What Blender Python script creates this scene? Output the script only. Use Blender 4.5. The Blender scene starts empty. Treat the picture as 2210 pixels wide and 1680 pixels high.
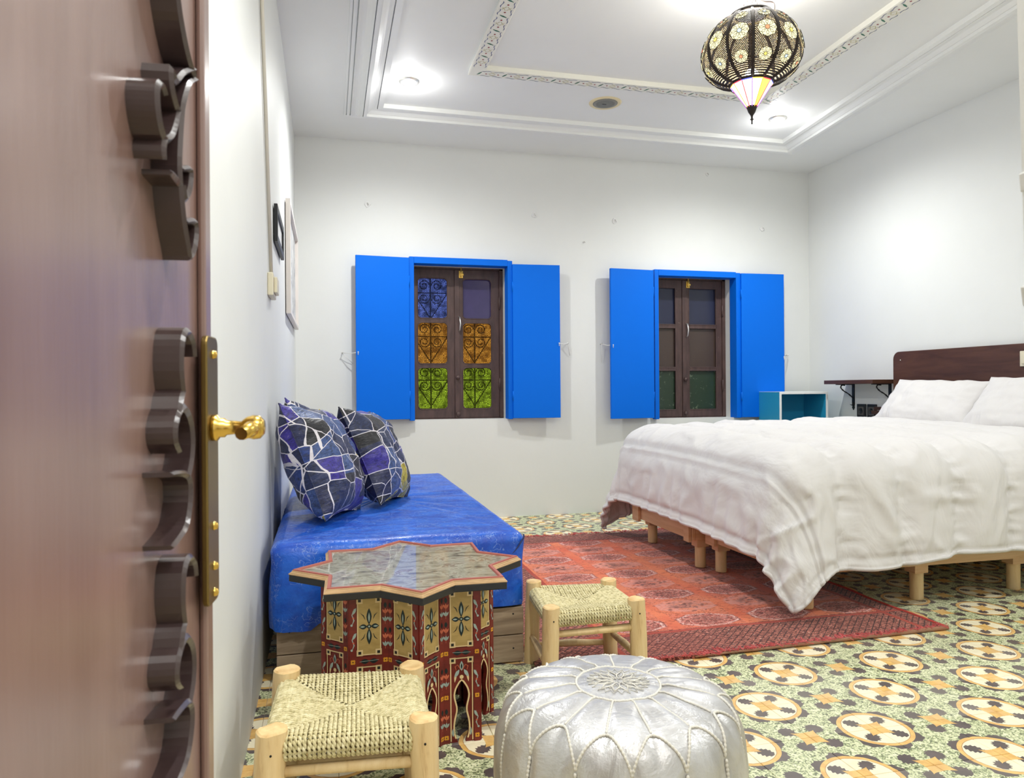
import bpy, bmesh, math, random
from math import sin, cos, pi, sqrt, atan2, hypot, radians
from mathutils import Vector, Matrix, noise

# ------------------------------------------------------------------ camera, world, lights, exposure
sc = bpy.context.scene
C = sc.collection
EYE = 0.9176
cam_data = bpy.data.cameras.new('camera')
cam = bpy.data.objects.new('camera', cam_data)
C.objects.link(cam)
sc.camera = cam
yaw, pitch, roll = 0.245379, 0.000746, -0.00711
F_ = Vector((sin(yaw)*cos(pitch), cos(yaw)*cos(pitch), sin(pitch)))
R_ = Vector((cos(yaw), -sin(yaw), 0)); U_ = R_.cross(F_)
R2 = cos(roll)*R_ + sin(roll)*U_; U2 = -sin(roll)*R_ + cos(roll)*U_
rm = Matrix((R2, U2, -F_)).transposed().to_4x4()
cam.matrix_world = Matrix.Translation((0, 0, EYE)) @ rm
cam_data.sensor_width = 36.0
cam_data.lens = 1592.28/2210*36
cam_data.clip_start = 0.02
cam_data.dof.use_dof = True
cam_data.dof.focus_distance = 2.1
cam_data.dof.aperture_fstop = 14.0

vs = sc.view_settings
vs.view_transform = 'Standard'; vs.look = 'None'; vs.gamma = 1.0; vs.use_curve_mapping = False
vs.exposure = 0.62

world = bpy.data.worlds.new('world'); sc.world = world; world.use_nodes = True
wn = world.node_tree.nodes
wn['Background'].inputs[0].default_value = (0.80, 0.86, 1.0, 1)
wn['Background'].inputs[1].default_value = 1.0

def lamp(name, kind, loc, power, color=(1, 1, 1), size=0.1, rot=(0, 0, 0), spot=None, blend=0.6, sizey=None):
    d = bpy.data.lights.new(name, kind); d.energy = power; d.color = color
    if kind == 'AREA':
        d.shape = 'RECTANGLE' if sizey else 'DISK'; d.size = size
        if sizey: d.size_y = sizey
    elif kind == 'SPOT':
        d.spot_size = radians(spot); d.spot_blend = blend; d.shadow_soft_size = size
    else:
        d.shadow_soft_size = size
    o = bpy.data.objects.new(name, d); C.objects.link(o); o.location = loc; o.rotation_euler = rot
    return o

CZ = 2.64                                     # ceiling height
SPOTS = [(0.454, 4.12), (2.807, 4.16), (0.45, 1.25), (2.80, 1.25)]
for i, (sx, sy) in enumerate(SPOTS):
    lamp('downlight_lamp', 'SPOT', (sx, sy, CZ-0.075), 57 if i < 2 else 57, (0.985, 1.0, 0.975), 0.028, spot=172, blend=1.0)
    lamp('downlight_glow', 'POINT', (sx, sy, CZ-0.10), 1.5, (1.0, 1.0, 1.0), 0.02)
lamp('lantern_lamp', 'POINT', (1.72, 2.73, 2.225), 6, (1.0, 0.95, 0.86), 0.03)
# added fill lights: one above the lantern's rim, one unseen behind the camera
lamp('lantern_top_fill', 'POINT', (1.72, 2.73, 2.500), 9, (1.0, 0.98, 0.93), 0.05)
lamp('hall_fill', 'AREA', (0.9, -0.5, 2.5), 24, (1.0, 0.97, 0.93), 1.0, sizey=0.8)

# ------------------------------------------------------------------ node helpers
class S:
    def __init__(s, nt, k): s.nt, s.k = nt, k
    def _o(s, op, *a):
        n = s.nt.nodes.new('ShaderNodeMath'); n.operation = op
        for i, x in enumerate((s,)+a):
            if isinstance(x, S): s.nt.links.new(x.k, n.inputs[i])
            else: n.inputs[i].default_value = x
        return S(s.nt, n.outputs[0])
    def __add__(s, b): return s._o('ADD', b)
    __radd__ = __add__
    def __sub__(s, b): return s._o('SUBTRACT', b)
    def __rsub__(s, b): return (s*-1.0)+b
    def __mul__(s, b): return s._o('MULTIPLY', b)
    __rmul__ = __mul__
    def __truediv__(s, b): return s._o('DIVIDE', b)
    def lt(s, b): return s._o('LESS_THAN', b)
    def gt(s, b): return s._o('GREATER_THAN', b)
    def mn(s, b): return s._o('MINIMUM', b)
    def mx(s, b): return s._o('MAXIMUM', b)
    def ab(s): return s._o('ABSOLUTE')
    def sn(s): return s._o('SINE')
    def cs(s): return s._o('COSINE')
    def sq(s): return s._o('SQRT')
    def pw(s, b): return s._o('POWER', b)
    def fl(s): return s._o('FLOOR')
    def rd(s): return (s+0.5)._o('FLOOR')
    def at2(s, b): return s._o('ARCTAN2', b)
    def sm(s, a, b):
        n = s.nt.nodes.new('ShaderNodeMapRange'); n.interpolation_type = 'SMOOTHSTEP'
        s.nt.links.new(s.k, n.inputs[0]); n.inputs[1].default_value = a; n.inputs[2].default_value = b
        return S(s.nt, n.outputs[0])

def nodes_of(m): return m.node_tree
def link(nt, a, b): nt.links.new(a.k if isinstance(a, S) else a, b)
def mixc(nt, f, a, b):
    n = nt.nodes.new('ShaderNodeMix'); n.data_type = 'RGBA'
    ins = [i for i in n.inputs if i.enabled] if False else n.inputs
    if isinstance(f, S): nt.links.new(f.k, n.inputs[0])
    else: n.inputs[0].default_value = f
    for idx, v in ((6, a), (7, b)):
        if isinstance(v, (tuple, list)): n.inputs[idx].default_value = (*v[:3], 1)
        else: nt.links.new(v, n.inputs[idx])
    return n.outputs[2]
def coords(nt, kind='Object'):
    n = nt.nodes.new('ShaderNodeTexCoord'); return n.outputs[kind]
def sep(nt, v):
    n = nt.nodes.new('ShaderNodeSeparateXYZ'); nt.links.new(v, n.inputs[0]); return [S(nt, n.outputs[i]) for i in range(3)]
def comb(nt, x, y, z):
    n = nt.nodes.new('ShaderNodeCombineXYZ')
    for i, v in enumerate((x, y, z)):
        if isinstance(v, S): nt.links.new(v.k, n.inputs[i])
        else: n.inputs[i].default_value = v
    return n.outputs[0]
def wpos(nt):
    n = nt.nodes.new('ShaderNodeNewGeometry'); return n.outputs['Position']
def noi(nt, vec, scale=5, detail=4, rough=0.55, scl=None, dist=0.0):
    if scl:
        mp = nt.nodes.new('ShaderNodeMapping'); nt.links.new(vec, mp.inputs[0]); mp.inputs['Scale'].default_value = scl; vec = mp.outputs[0]
    n = nt.nodes.new('ShaderNodeTexNoise'); nt.links.new(vec, n.inputs['Vector'])
    n.inputs['Scale'].default_value = scale; n.inputs['Detail'].default_value = detail; n.inputs['Roughness'].default_value = rough
    n.inputs['Distortion'].default_value = dist
    return S(nt, n.outputs[0])
def vor(nt, vec, scale=5, feature='F1', rand=1.0):
    n = nt.nodes.new('ShaderNodeTexVoronoi'); n.feature = feature; nt.links.new(vec, n.inputs['Vector'])
    n.inputs['Scale'].default_value = scale; n.inputs['Randomness'].default_value = rand
    return n
def ramp(nt, f, stops, interp='LINEAR'):
    n = nt.nodes.new('ShaderNodeValToRGB'); link(nt, f, n.inputs[0]); n.color_ramp.interpolation = interp
    e = n.color_ramp.elements
    while len(e) > 1: e.remove(e[-1])
    e[0].position = stops[0][0]; e[0].color = (*stops[0][1], 1)
    for p, c in stops[1:]:
        x = e.new(p); x.color = (*c, 1)
    return n.outputs[0]
def bump(nt, h, strength=0.3, dist=0.01):
    n = nt.nodes.new('ShaderNodeBump'); link(nt, h, n.inputs['Height']); n.inputs['Strength'].default_value = strength
    n.inputs['Distance'].default_value = dist
    return n.outputs[0]
def lin(r, g, b):
    f = lambda c: (c/255/12.92) if c/255 <= 0.04045 else ((c/255+0.055)/1.055)**2.4
    return (f(r), f(g), f(b))
MATS = {}
def mat(name, base=(0.8, 0.8, 0.8), rough=0.5, metal=0.0, coat=0.0, emit=None, es=1.0, spec=0.5, fn=None, sheen=0.0, coat_r=0.1):
    if name in MATS: return MATS[name]
    m = bpy.data.materials.new(name); m.use_nodes = True; nt = m.node_tree
    b = nt.nodes['Principled BSDF']
    b.inputs['Base Color'].default_value = (*base, 1); b.inputs['Roughness'].default_value = rough
    b.inputs['Metallic'].default_value = metal; b.inputs['Coat Weight'].default_value = coat; b.inputs['Coat Roughness'].default_value = coat_r
    b.inputs['Specular IOR Level'].default_value = spec; b.inputs['Sheen Weight'].default_value = sheen
    if emit: b.inputs['Emission Color'].default_value = (*emit, 1); b.inputs['Emission Strength'].default_value = es
    if fn: fn(nt, b)
    MATS[name] = m
    return m
def grainy(c1, c2, scale=6, scl=(1, 1, 12), bs=0.15, dist=0.003):
    def f(nt, b):
        v = coords(nt)
        n = noi(nt, v, scale, 6, 0.6, scl, 0.6)
        link(nt, ramp(nt, n, [(0.3, c1), (0.7, c2)]), b.inputs['Base Color'])
        link(nt, bump(nt, n, bs, dist), b.inputs['Normal'])
    return f

# ------------------------------------------------------------------ mesh builder
class MB:
    def __init__(s): s.v, s.f, s.m, s.sm = [], [], [], []
    def add(s, vs_, fs, mi=0, smooth=False):
        o = len(s.v); s.v += [tuple(x) for x in vs_]
        for f in fs: s.f.append([i+o for i in f]); s.m.append(mi); s.sm.append(smooth)
        return s
    def box(s, x0, x1, y0, y1, z0, z1, mi=0):
        v = [(x, y, z) for z in (z0, z1) for y in (y0, y1) for x in (x0, x1)]
        return s.add(v, [(0, 2, 3, 1), (4, 5, 7, 6), (0, 1, 5, 4), (2, 6, 7, 3), (0, 4, 6, 2), (1, 3, 7, 5)], mi)
    def obox(s, c, ax, ay, az, mi=0):        # oriented box: centre, three half-vectors
        c, ax, ay, az = map(Vector, (c, ax, ay, az))
        v = [c+a*ax+b*ay+d*az for d in (-1, 1) for b in (-1, 1) for a in (-1, 1)]
        return s.add(v, [(0, 2, 3, 1), (4, 5, 7, 6), (0, 1, 5, 4), (2, 6, 7, 3), (0, 4, 6, 2), (1, 3, 7, 5)], mi)
    def tube(s, pts, r, seg=8, mi=0, caps=True, closed=False, smooth=True):
        pts = [Vector(p) for p in pts]; n = len(pts); rr = r if isinstance(r, (list, tuple)) else [r]*n
        vs_, prev = [], None
        for i, p in enumerate(pts):
            if closed: t = pts[(i+1) % n]-pts[i-1]
            else: t = pts[min(i+1, n-1)]-pts[max(i-1, 0)]
            t = t.normalized() if t.length > 1e-9 else Vector((0, 0, 1))
            if prev is None:
                a = t.cross(Vector((0, 0, 1)))
                if a.length < 0.1: a = t.cross(Vector((1, 0, 0)))
            else: a = prev-t*prev.dot(t)
            a.normalize(); prev = a; b = t.cross(a)
            for k in range(seg):
                w = 2*pi*k/seg; vs_.append(p+(a*cos(w)+b*sin(w))*rr[i])
        fs = []
        m = n if closed else n-1
        for i in range(m):
            for k in range(seg):
                j = (i+1) % n
                fs.append((i*seg+k, i*seg+(k+1) % seg, j*seg+(k+1) % seg, j*seg+k))
        s.add(vs_, fs, mi, smooth)
        if caps and not closed:
            o = len(s.v)-len(vs_)
            s.f += [[o+k for k in range(seg)][::-1], [o+(n-1)*seg+k for k in range(seg)]]; s.m += [mi, mi]; s.sm += [False, False]
        return s
    def lathe(s, prof, seg=24, c=(0, 0, 0), mi=0, smooth=True, axis='Z', a0=0, a1=2*pi):
        vs_ = []; full = abs(a1-a0-2*pi) < 1e-6; k_ = seg if full else seg+1
        for r, z in prof:
            for k in range(k_):
                w = a0+(a1-a0)*k/seg
                p = (r*cos(w), r*sin(w), z)
                if axis == 'X': p = (p[2], p[0], p[1])
                if axis == 'Y': p = (p[0], p[2], p[1])
                vs_.append((c[0]+p[0], c[1]+p[1], c[2]+p[2]))
        fs = [(i*k_+k, i*k_+(k+1) % k_, (i+1)*k_+(k+1) % k_, (i+1)*k_+k) for i in range(len(prof)-1) for k in range(seg)]
        return s.add(vs_, fs, mi, smooth)
    def prism(s, poly, a, b, fn=None, mi=0, holes=None):   # 2-D polygon between heights a and b, placed by fn(u, v, t)
        fn = fn or (lambda u, v, t: (u, v, t)); n = len(poly)
        vs_ = [fn(u, v, a) for u, v in poly]+[fn(u, v, b) for u, v in poly]
        fs = [list(range(n))[::-1], list(range(n, 2*n))]+[(i, (i+1) % n, (i+1) % n+n, i+n) for i in range(n)]
        return s.add(vs_, fs, mi)
    def grid(s, nu, nv, fn, mi=0, smooth=True, cu=False, cv=False):
        vs_ = [fn(i, j) for i in range(nu) for j in range(nv)]
        fs = []
        for i in range(nu if cu else nu-1):
            for j in range(nv if cv else nv-1):
                a, b = (i+1) % nu, (j+1) % nv
                fs.append((i*nv+j, a*nv+j, a*nv+b, i*nv+b))
        return s.add(vs_, fs, mi, smooth)

W = {}
def tag(o, label=None, cat=None, group=None, kind=None):
    if label: o['label'] = label
    if cat: o['category'] = cat
    if group: o['group'] = group
    if kind: o['kind'] = kind
    return o
def obj(name, mb, mats, parent=None, label=None, bevel=0, kind=None, origin=None, tri=False):
    me = bpy.data.meshes.new(name)
    M0 = W[parent.name].copy() if parent else Matrix.Identity(4)
    L = Matrix.Translation(origin) if origin else Matrix.Identity(4)
    inv = (M0 @ Matrix.Identity(4)).inverted()
    vv = [inv @ Vector(v) for v in mb.v]
    if origin:
        oo = inv @ Vector(origin); vv = [v-oo for v in vv]
    me.from_pydata(vv, [], mb.f)
    for m in (mats if isinstance(mats, (list, tuple)) else [mats]): me.materials.append(m)
    me.polygons.foreach_set('material_index', mb.m); me.polygons.foreach_set('use_smooth', mb.sm)
    me.update()
    o = bpy.data.objects.new(name, me); C.objects.link(o)
    if parent: o.parent = parent
    if origin: o.location = oo
    W[o.name] = M0 @ (Matrix.Translation(oo) if origin else Matrix.Identity(4))
    if bevel:
        b = o.modifiers.new('bevel', 'BEVEL'); b.width = bevel; b.segments = 2; b.limit_method = 'ANGLE'; b.angle_limit = radians(40)
    if label: o['label'] = label
    if kind: o['kind'] = kind
    return o
def thing(name, label, cat, loc=(0, 0, 0), rot=0, group=None, M=None):
    o = bpy.data.objects.new(name, None); C.objects.link(o); o.empty_display_size = 0.1
    mtx = M if M else Matrix.Translation(loc) @ Matrix.Rotation(rot, 4, 'Z')
    o.matrix_world = mtx; W[o.name] = mtx
    return tag(o, label, cat, group)
def struct(name, mb, mats, **k): return tag(obj(name, mb, mats, **k), kind='structure')
def copy_tree(o, parent=None):
    c = o.copy(); C.objects.link(c)
    if parent: c.parent = parent
    for ch in list(o.children): copy_tree(ch, c)
    return c
def nz(x, y, z=0.0): return noise.noise(Vector((x, y, z)))

# ------------------------------------------------------------------ materials
def plaster(c, bs=0.25):
    def f(nt, b):
        p = wpos(nt); n = noi(nt, p, 2.2, 6, 0.6); n2 = noi(nt, p, 22, 4, 0.6)
        link(nt, ramp(nt, n, [(0.25, tuple(x*0.96 for x in c)), (0.75, c)]), b.inputs['Base Color'])
        link(nt, bump(nt, n*0.8+n2*0.12, bs, 0.012), b.inputs['Normal'])
    return f
m_wall = mat('white_plaster', rough=0.55, fn=plaster((0.78, 0.79, 0.77)))
m_ceil = mat('ceiling_plaster', rough=0.6, fn=plaster((0.88, 0.89, 0.87), 0.12))
m_trim = mat('white_trim', (0.86, 0.87, 0.85), 0.4)
m_blue = mat('blue_paint', (0.0, 0.148, 0.74), 0.5, spec=0.15, fn=lambda nt, b: link(nt, bump(nt, noi(nt, wpos(nt), 60, 3), 0.05, 0.002), b.inputs['Normal']))
def brownf(nt, b):
    n = noi(nt, wpos(nt), 30, 5, 0.6, (1, 1, 0.25)); n2 = noi(nt, wpos(nt), 45, 4, 0.7)
    c = ramp(nt, n, [(0.3, lin(62, 44, 42)), (0.7, lin(88, 66, 62))])
    link(nt, mixc(nt, n2.sm(0.70, 0.74), c, lin(150, 135, 125)), b.inputs['Base Color'])
m_brown = mat('brown_window_paint', rough=0.5, fn=brownf)
m_brass = mat('brass', lin(214, 178, 92), 0.25, 1.0)
m_steel = mat('pale_metal', (0.75, 0.74, 0.7), 0.3, 0.9)
m_iron = mat('black_iron', (0.015, 0.015, 0.017), 0.45, 0.3)
m_black = mat('black_plastic', (0.02, 0.02, 0.022), 0.35)
m_dark = mat('deep_dark', (0.01, 0.01, 0.01), 0.8)

T = 0.2; TX, TY = 1.2209, 1.8874                # cement tile size and lattice origin
def tilef(nt, b):
    P = wpos(nt); x, y, z = sep(nt, P)
    wob = (noi(nt, P, 45, 2, 0.5)-0.5)*0.03
    u = (x-TX)/T+wob; v = (y-TY)/T+wob*0.7
    def near(u, v):
        a = ((u+v)*0.5).rd(); c = ((u-v)*0.5).rd()
        du = u-(a+c); dv = v-(a-c); return du, dv
    def motif(du, dv, w0):
        r = (du*du+dv*dv).sq()
        p = (du+dv).ab()*0.7071; q = (du-dv).ab()*0.7071
        k = p.mx(q); l = p.mn(q)
        env = ((k-0.13)/0.28).mx(0.0).mn(1.0).pw(1.35)
        wdt = (env*pi).sn().mx(0.0).pw(0.7)*w0+((k*120.0).sn()*0.013)
        leaf = l.lt(wdt)*k.gt(0.14)*k.lt(0.405)
        star = (p.pw(0.74)+q.pw(0.74)).lt(0.25**0.74)
        stem = l.lt(0.018)*k.lt(0.3)
        return r, leaf.mx(stem), star
    du, dv = near(u, v); r, leaf, star = motif(du, dv, 0.092)
    ex, ey = near(u+1.0, v); r2, leaf2, star2 = motif(ex, ey, 0.118)
    ang = dv.at2(du)
    lob = (ang*4.0).cs().ab()*0.120+(ang*32.0).sn()*0.010+0.460
    n1 = noi(nt, P, 85, 3, 0.6, None, 1.6); n2 = noi(nt, P, 190, 3, 0.6)
    green = ramp(nt, n1*0.75+n2*0.25, [(0.40, lin(84, 92, 62)), (0.46, lin(146, 158, 112)), (0.50, lin(206, 212, 162)), (0.60, lin(238, 238, 204))])
    darkc = mixc(nt, noi(nt, P, 12, 3).sm(0.35, 0.7), lin(70, 56, 56), lin(92, 78, 78))
    och = mixc(nt, noi(nt, P, 30, 3).sm(0.3, 0.7), lin(222, 172, 92), lin(240, 196, 112))
    cream = mixc(nt, noi(nt, P, 18, 4).sm(0.45, 0.8), lin(250, 240, 206), lin(236, 222, 186))
    c = mixc(nt, leaf2, green, darkc)
    c = mixc(nt, star2, c, och)
    c = mixc(nt, r.lt(lob), c, darkc)
    c = mixc(nt, r.lt(0.478), c, och)
    c = mixc(nt, r.lt(0.424), c, lin(190, 140, 80))
    c = mixc(nt, r.lt(0.414), c, cream)
    c = mixc(nt, leaf*r.lt(0.414), c, darkc)
    c = mixc(nt, star, c, och)
    cell = nt.nodes.new('ShaderNodeTexWhiteNoise'); cell.noise_dimensions = '2D'
    link(nt, comb(nt, ((x-TX)/T).fl(), ((y-TY)/T).fl(), 0.0), cell.inputs['Vector'])
    k = S(nt, cell.outputs['Value'])*0.14
    c = mixc(nt, k, c, lin(255, 250, 235))
    link(nt, c, b.inputs['Base Color'])
    link(nt, noi(nt, P, 9, 4)*0.25+0.26, b.inputs['Roughness'])
    link(nt, bump(nt, noi(nt, P, 40, 3), 0.06, 0.002), b.inputs['Normal'])
m_tile = mat('cement_tile', rough=0.35, fn=tilef)
m_grout = mat('grout', lin(206, 196, 176), 0.8)

# ------------------------------------------------------------------ the room
XL, XR, YB = -0.205, 3.765, 5.174
OPEN = [(0.585, 1.262, 0.708, 1.806), (2.425, 3.085, 0.688, 1.782)]    # window openings x0 x1 z0 z1
wb = MB()
xs = [XL-0.3, OPEN[0][0], OPEN[0][1], OPEN[1][0], OPEN[1][1], XR+0.3]
for i in range(5):
    if i in (1, 3):
        o = OPEN[(i-1)//2]
        wb.box(xs[i], xs[i+1], YB, YB+0.34, -0.1, o[2]); wb.box(xs[i], xs[i+1], YB, YB+0.34, o[3], CZ+0.1)
    else: wb.box(xs[i], xs[i+1], YB, YB+0.34, -0.1, CZ+0.1)
struct('wall_back', wb, m_wall)
wl = MB()
zs = [-0.1, 0.3, 0.8, 1.3, 1.8, 2.3, CZ+0.08]
wl.box(XL-0.25, XL, -1.6, YB, -0.1, CZ+0.1)
struct('wall_left', wl, m_wall)
struct('wall_right', MB().box(XR, XR+0.25, 0.3, YB, -0.1, CZ+0.1), m_wall)
# front wall beside the doorway: its plastered edge is chipped
random.seed(4)
fw = MB(); fw.prism([(0.76, -0.1), (XR+0.25, -0.1), (XR+0.25, CZ+0.1), (0.664, CZ+0.1), (0.703, 1.324), (0.711, 1.034), (0.722, 0.90)], 0.36, 0.62, lambda u, v, t: (u, t, v))
wfront = struct('wall_front', fw, m_wall)
ch = MB()
edge = []
z = 0.98
while z < 1.62:
    edge.append((z, random.choice((0, 0, 0, 0.002, 0.004, 0.007)))); z += random.uniform(0.008, 0.05)
for (z0, e0), (z1, e1) in zip(edge[:-1], edge[1:]):
    xe = 0.711-(z0-1.034)*0.0276
    if e0 > 0: ch.prism([(xe-e0*0.3, z0), (xe+0.02, z0), (xe+0.02, z1), (xe-e0*0.8, z1-0.003)], 0.6, 0.6225, lambda u, v, t: (u, t, v))
obj('plaster_edge', ch, m_wall, wfront, bevel=0.002)
struct('wall_hall', MB().box(XL, 2.6, -1.7, -1.6, -0.1, CZ+0.1).box(2.6, 2.7, -1.7, 0.36, -0.1, CZ+0.1), m_wall)
struct('ceiling', MB().box(XL-0.3, XR+0.3, -1.7, YB+0.3, CZ, CZ+0.1), m_ceil)
floor = struct('floor', MB().box(XL-0.3, XR+0.3, -1.7, YB+0.35, -0.06, -0.0035), m_grout)

# cement tiles, one by one: the 300 that show largest are parts, the rest one joined part
tiles = []
for i in range(-9, 15):
    for j in range(-18, 18):
        x0, y0 = TX+i*T, TY+j*T
        if x0+T < XL or x0 > XR or y0 > YB: continue
        cx, cy = x0+T/2, y0+T/2
        v = Vector((cx, cy, -EYE)); zc = v.dot(F_)
        px = v.dot(R2)/zc*1592+1105 if zc > 0.2 else -9999
        py = 840-v.dot(U2)/zc*1592 if zc > 0.2 else 9999
        vis = zc > 0.3 and 480 < px < 2300 and py < 1760
        hidden = (cx < 0.62 and cy > 2.5) or (cx > 1.95 and cy > 2.9) or (0.75 < cx < 2.2 and 2.35 < cy < 4.3)
        tiles.append((0 if (vis and not hidden) else 1, zc, x0, y0))
tiles.sort(key=lambda t: (t[0], t[1]))
g = 0.0007; bv = 0.0009
def tile_geo(x0, y0, mb):
    a = [(x0+g, y0+g), (x0+T-g, y0+g), (x0+T-g, y0+T-g), (x0+g, y0+T-g)]
    c = [(x0+g+bv, y0+g+bv), (x0+T-g-bv, y0+g+bv), (x0+T-g-bv, y0+T-g-bv), (x0+g+bv, y0+T-g-bv)]
    mb.add([(p[0], p[1], -0.0036) for p in a]+[(p[0], p[1], -0.001) for p in a]+[(p[0], p[1], 0.0) for p in c],
           [(0, 1, 5, 4), (1, 2, 6, 5), (2, 3, 7, 6), (3, 0, 4, 7), (4, 5, 9, 8), (5, 6, 10, 9), (6, 7, 11, 10), (7, 4, 8, 11), (8, 9, 10, 11)])
t0 = MB(); tile_geo(0, 0, t0)
tme = None
rest = MB()
for n_, (k, zc, x0, y0) in enumerate(tiles):
    clip = x0 < XL or x0+T > XR or y0+T > YB
    if n_ < 300:
        if tme is None:
            o = obj('tile', t0, m_tile, floor); tme = o.data
        else:
            o = bpy.data.objects.new('tile', tme); C.objects.link(o); o.parent = floor
        o.location = (x0, y0, 0)
    else: tile_geo(x0, y0, rest)
obj('tile_field', rest, m_tile, floor, kind='stuff')

# ceiling mouldings
def frame_path(pts, prof, mb, mi=0, closed=False):
    """sweep profile (offset inward, drop) along corner points in the ceiling plane, mitred"""
    n = len(pts); rings = []
    for i, p in enumerate(pts):
        p = Vector(p)
        d0 = (p-Vector(pts[i-1])).normalized() if (i > 0 or closed) else None
        d1 = (Vector(pts[(i+1) % n])-p).normalized() if (i < n-1 or closed) else None
        if d0 is None: d0 = d1
        if d1 is None: d1 = d0
        n0 = Vector((d0.y, -d0.x)); n1 = Vector((d1.y, -d1.x)); m = (n0+n1).normalized(); m = m/max(0.3, m.dot(n0))
        rings.append([(p.x+m.x*a, p.y+m.y*a, CZ-h) for a, h in prof])
    k = len(prof); fs = []
    for i in range(n if closed else n-1):
        j = (i+1) % n
        fs += [(i*k+q, j*k+q, j*k+q+1, i*k+q+1) for q in range(k-1)]
    mb.add([v for r in rings for v in r], fs, mi)
prof = [(0, 0), (0, 0.010), (0.012, 0.010), (0.012, 0.003), (0.016, 0.003), (0.016, 0.018), (0.034, 0.018), (0.034, 0.009), (0.039, 0.009), (0.039, 0.032)]
prof += [(0.039+0.070*k/6, 0.032+0.016*(k/6)-0.016*sin(pi*k/6)) for k in range(1, 7)]
prof += [(0.109, 0.036), (0.114, 0.036), (0.114, 0.052), (0.132, 0.052), (0.132, 0.036), (0.138, 0.036)]
prof += [(0.138+0.052*k/5, 0.038-0.014*(k/5)-0.010*sin(pi*k/5)) for k in range(1, 6)]
prof += [(0.190, 0.012), (0.195, 0.012), (0.195, 0.026), (0.226, 0.026), (0.226, 0.0)]
t1 = MB()
frame_path([(0.105, 0.75), (0.112, 4.70), (3.33, 4.735), (2.90, 0.75)], prof, t1)
struct('trim_1', t1, m_trim)
# painted border standing proud of the ceiling
RING = [(0.745, 1.55), (0.752, 3.905), (2.575, 3.905), (2.50, 1.55)]
rw, rd_ = 0.072, 0.024
t2 = MB(); frame_path(RING, [(0, 0), (-0.006, rd_), (0, rd_+0.002), (rw, rd_+0.002), (rw+0.006, rd_), (rw+0.010, 0)], t2, closed=True)
m_ring = mat('cream_border', lin(238, 237, 226), 0.5)
ring = struct('trim_2', t2, m_ring)
mp = [mat('green_motif', lin(30, 105, 78), 0.5), mat('red_motif', lin(150, 30, 40), 0.5), mat('blue_motif', lin(44, 66, 130), 0.5),
      mat('olive_motif', lin(186, 176, 110), 0.5), mat('grey_line', lin(140, 140, 140), 0.5)]
pm = MB()
def ribbon2(mb, pts, w, fn, mi):
    n = len(pts); L, R = [], []
    for i, (a, b_) in enumerate(pts):
        q0, q1 = pts[max(i-1, 0)], pts[min(i+1, n-1)]
        dx, dy = q1[0]-q0[0], q1[1]-q0[1]; l = hypot(dx, dy) or 1
        ww = w[i] if isinstance(w, (list, tuple)) else w
        L.append(fn(a-dy/l*ww/2, b_+dx/l*ww/2)); R.append(fn(a+dy/l*ww/2, b_-dx/l*ww/2))
    mb.add(L+R, [(i, i+1, n+i+1, n+i) for i in range(n-1)], mi)
def legmot(p, q, sgn):
    p, q = Vector(p), Vector(q); d = (q-p).normalized(); nn = Vector((d.y, -d.x)); Ln = (q-p).length
    fn = lambda a, b_: (p.x+d.x*a+nn.x*b_, p.y+d.y*a+nn.y*b_, CZ-rd_-0.0032)
    per = 0.138; k = int((Ln-0.1)/per); off = 0.05
    for i in range(k+1):
        a = off+i*per
        if a > Ln-0.10: break
        ribbon2(pm, [(a-0.009, 0.018), (a, 0.036), (a+0.009, 0.054)], [0.003, 0.010, 0.003], fn, 0)
        for da in (0.036, 0.102):
            pm.add([fn(a+da-0.006, 0.036), fn(a+da, 0.030), fn(a+da+0.006, 0.036), fn(a+da, 0.042)], [(0, 1, 2, 3)], 1)
        for b0, s_ in ((0.008, 1), (0.064, -1)):
            for da in (0.008, 0.074):
                pts = [(a+da+t_*0.054, b0+s_*0.004*sin(t_*2*pi)) for t_ in [q_/8 for q_ in range(9)]]
                ribbon2(pm, pts, [0.001, 0.003, 0.0035, 0.003, 0.002, 0.003, 0.0035, 0.003, 0.001], fn, 2)
        for sg in (-1, 1):
            ribbon2(pm, [(a+0.052, 0.036+sg*0.002), (a+0.069, 0.036+sg*0.014), (a+0.086, 0.036+sg*0.002)], 0.0025, fn, 3)
            ribbon2(pm, [(a+0.058, 0.036+sg*0.020), (a+0.069, 0.036+sg*0.016), (a+0.080, 0.036+sg*0.020)], 0.002, fn, 3)
for i in range(4): legmot(RING[i], RING[(i+1) % 4], 1)
obj('painted_motif', pm, mp, ring, kind='stuff')

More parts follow.
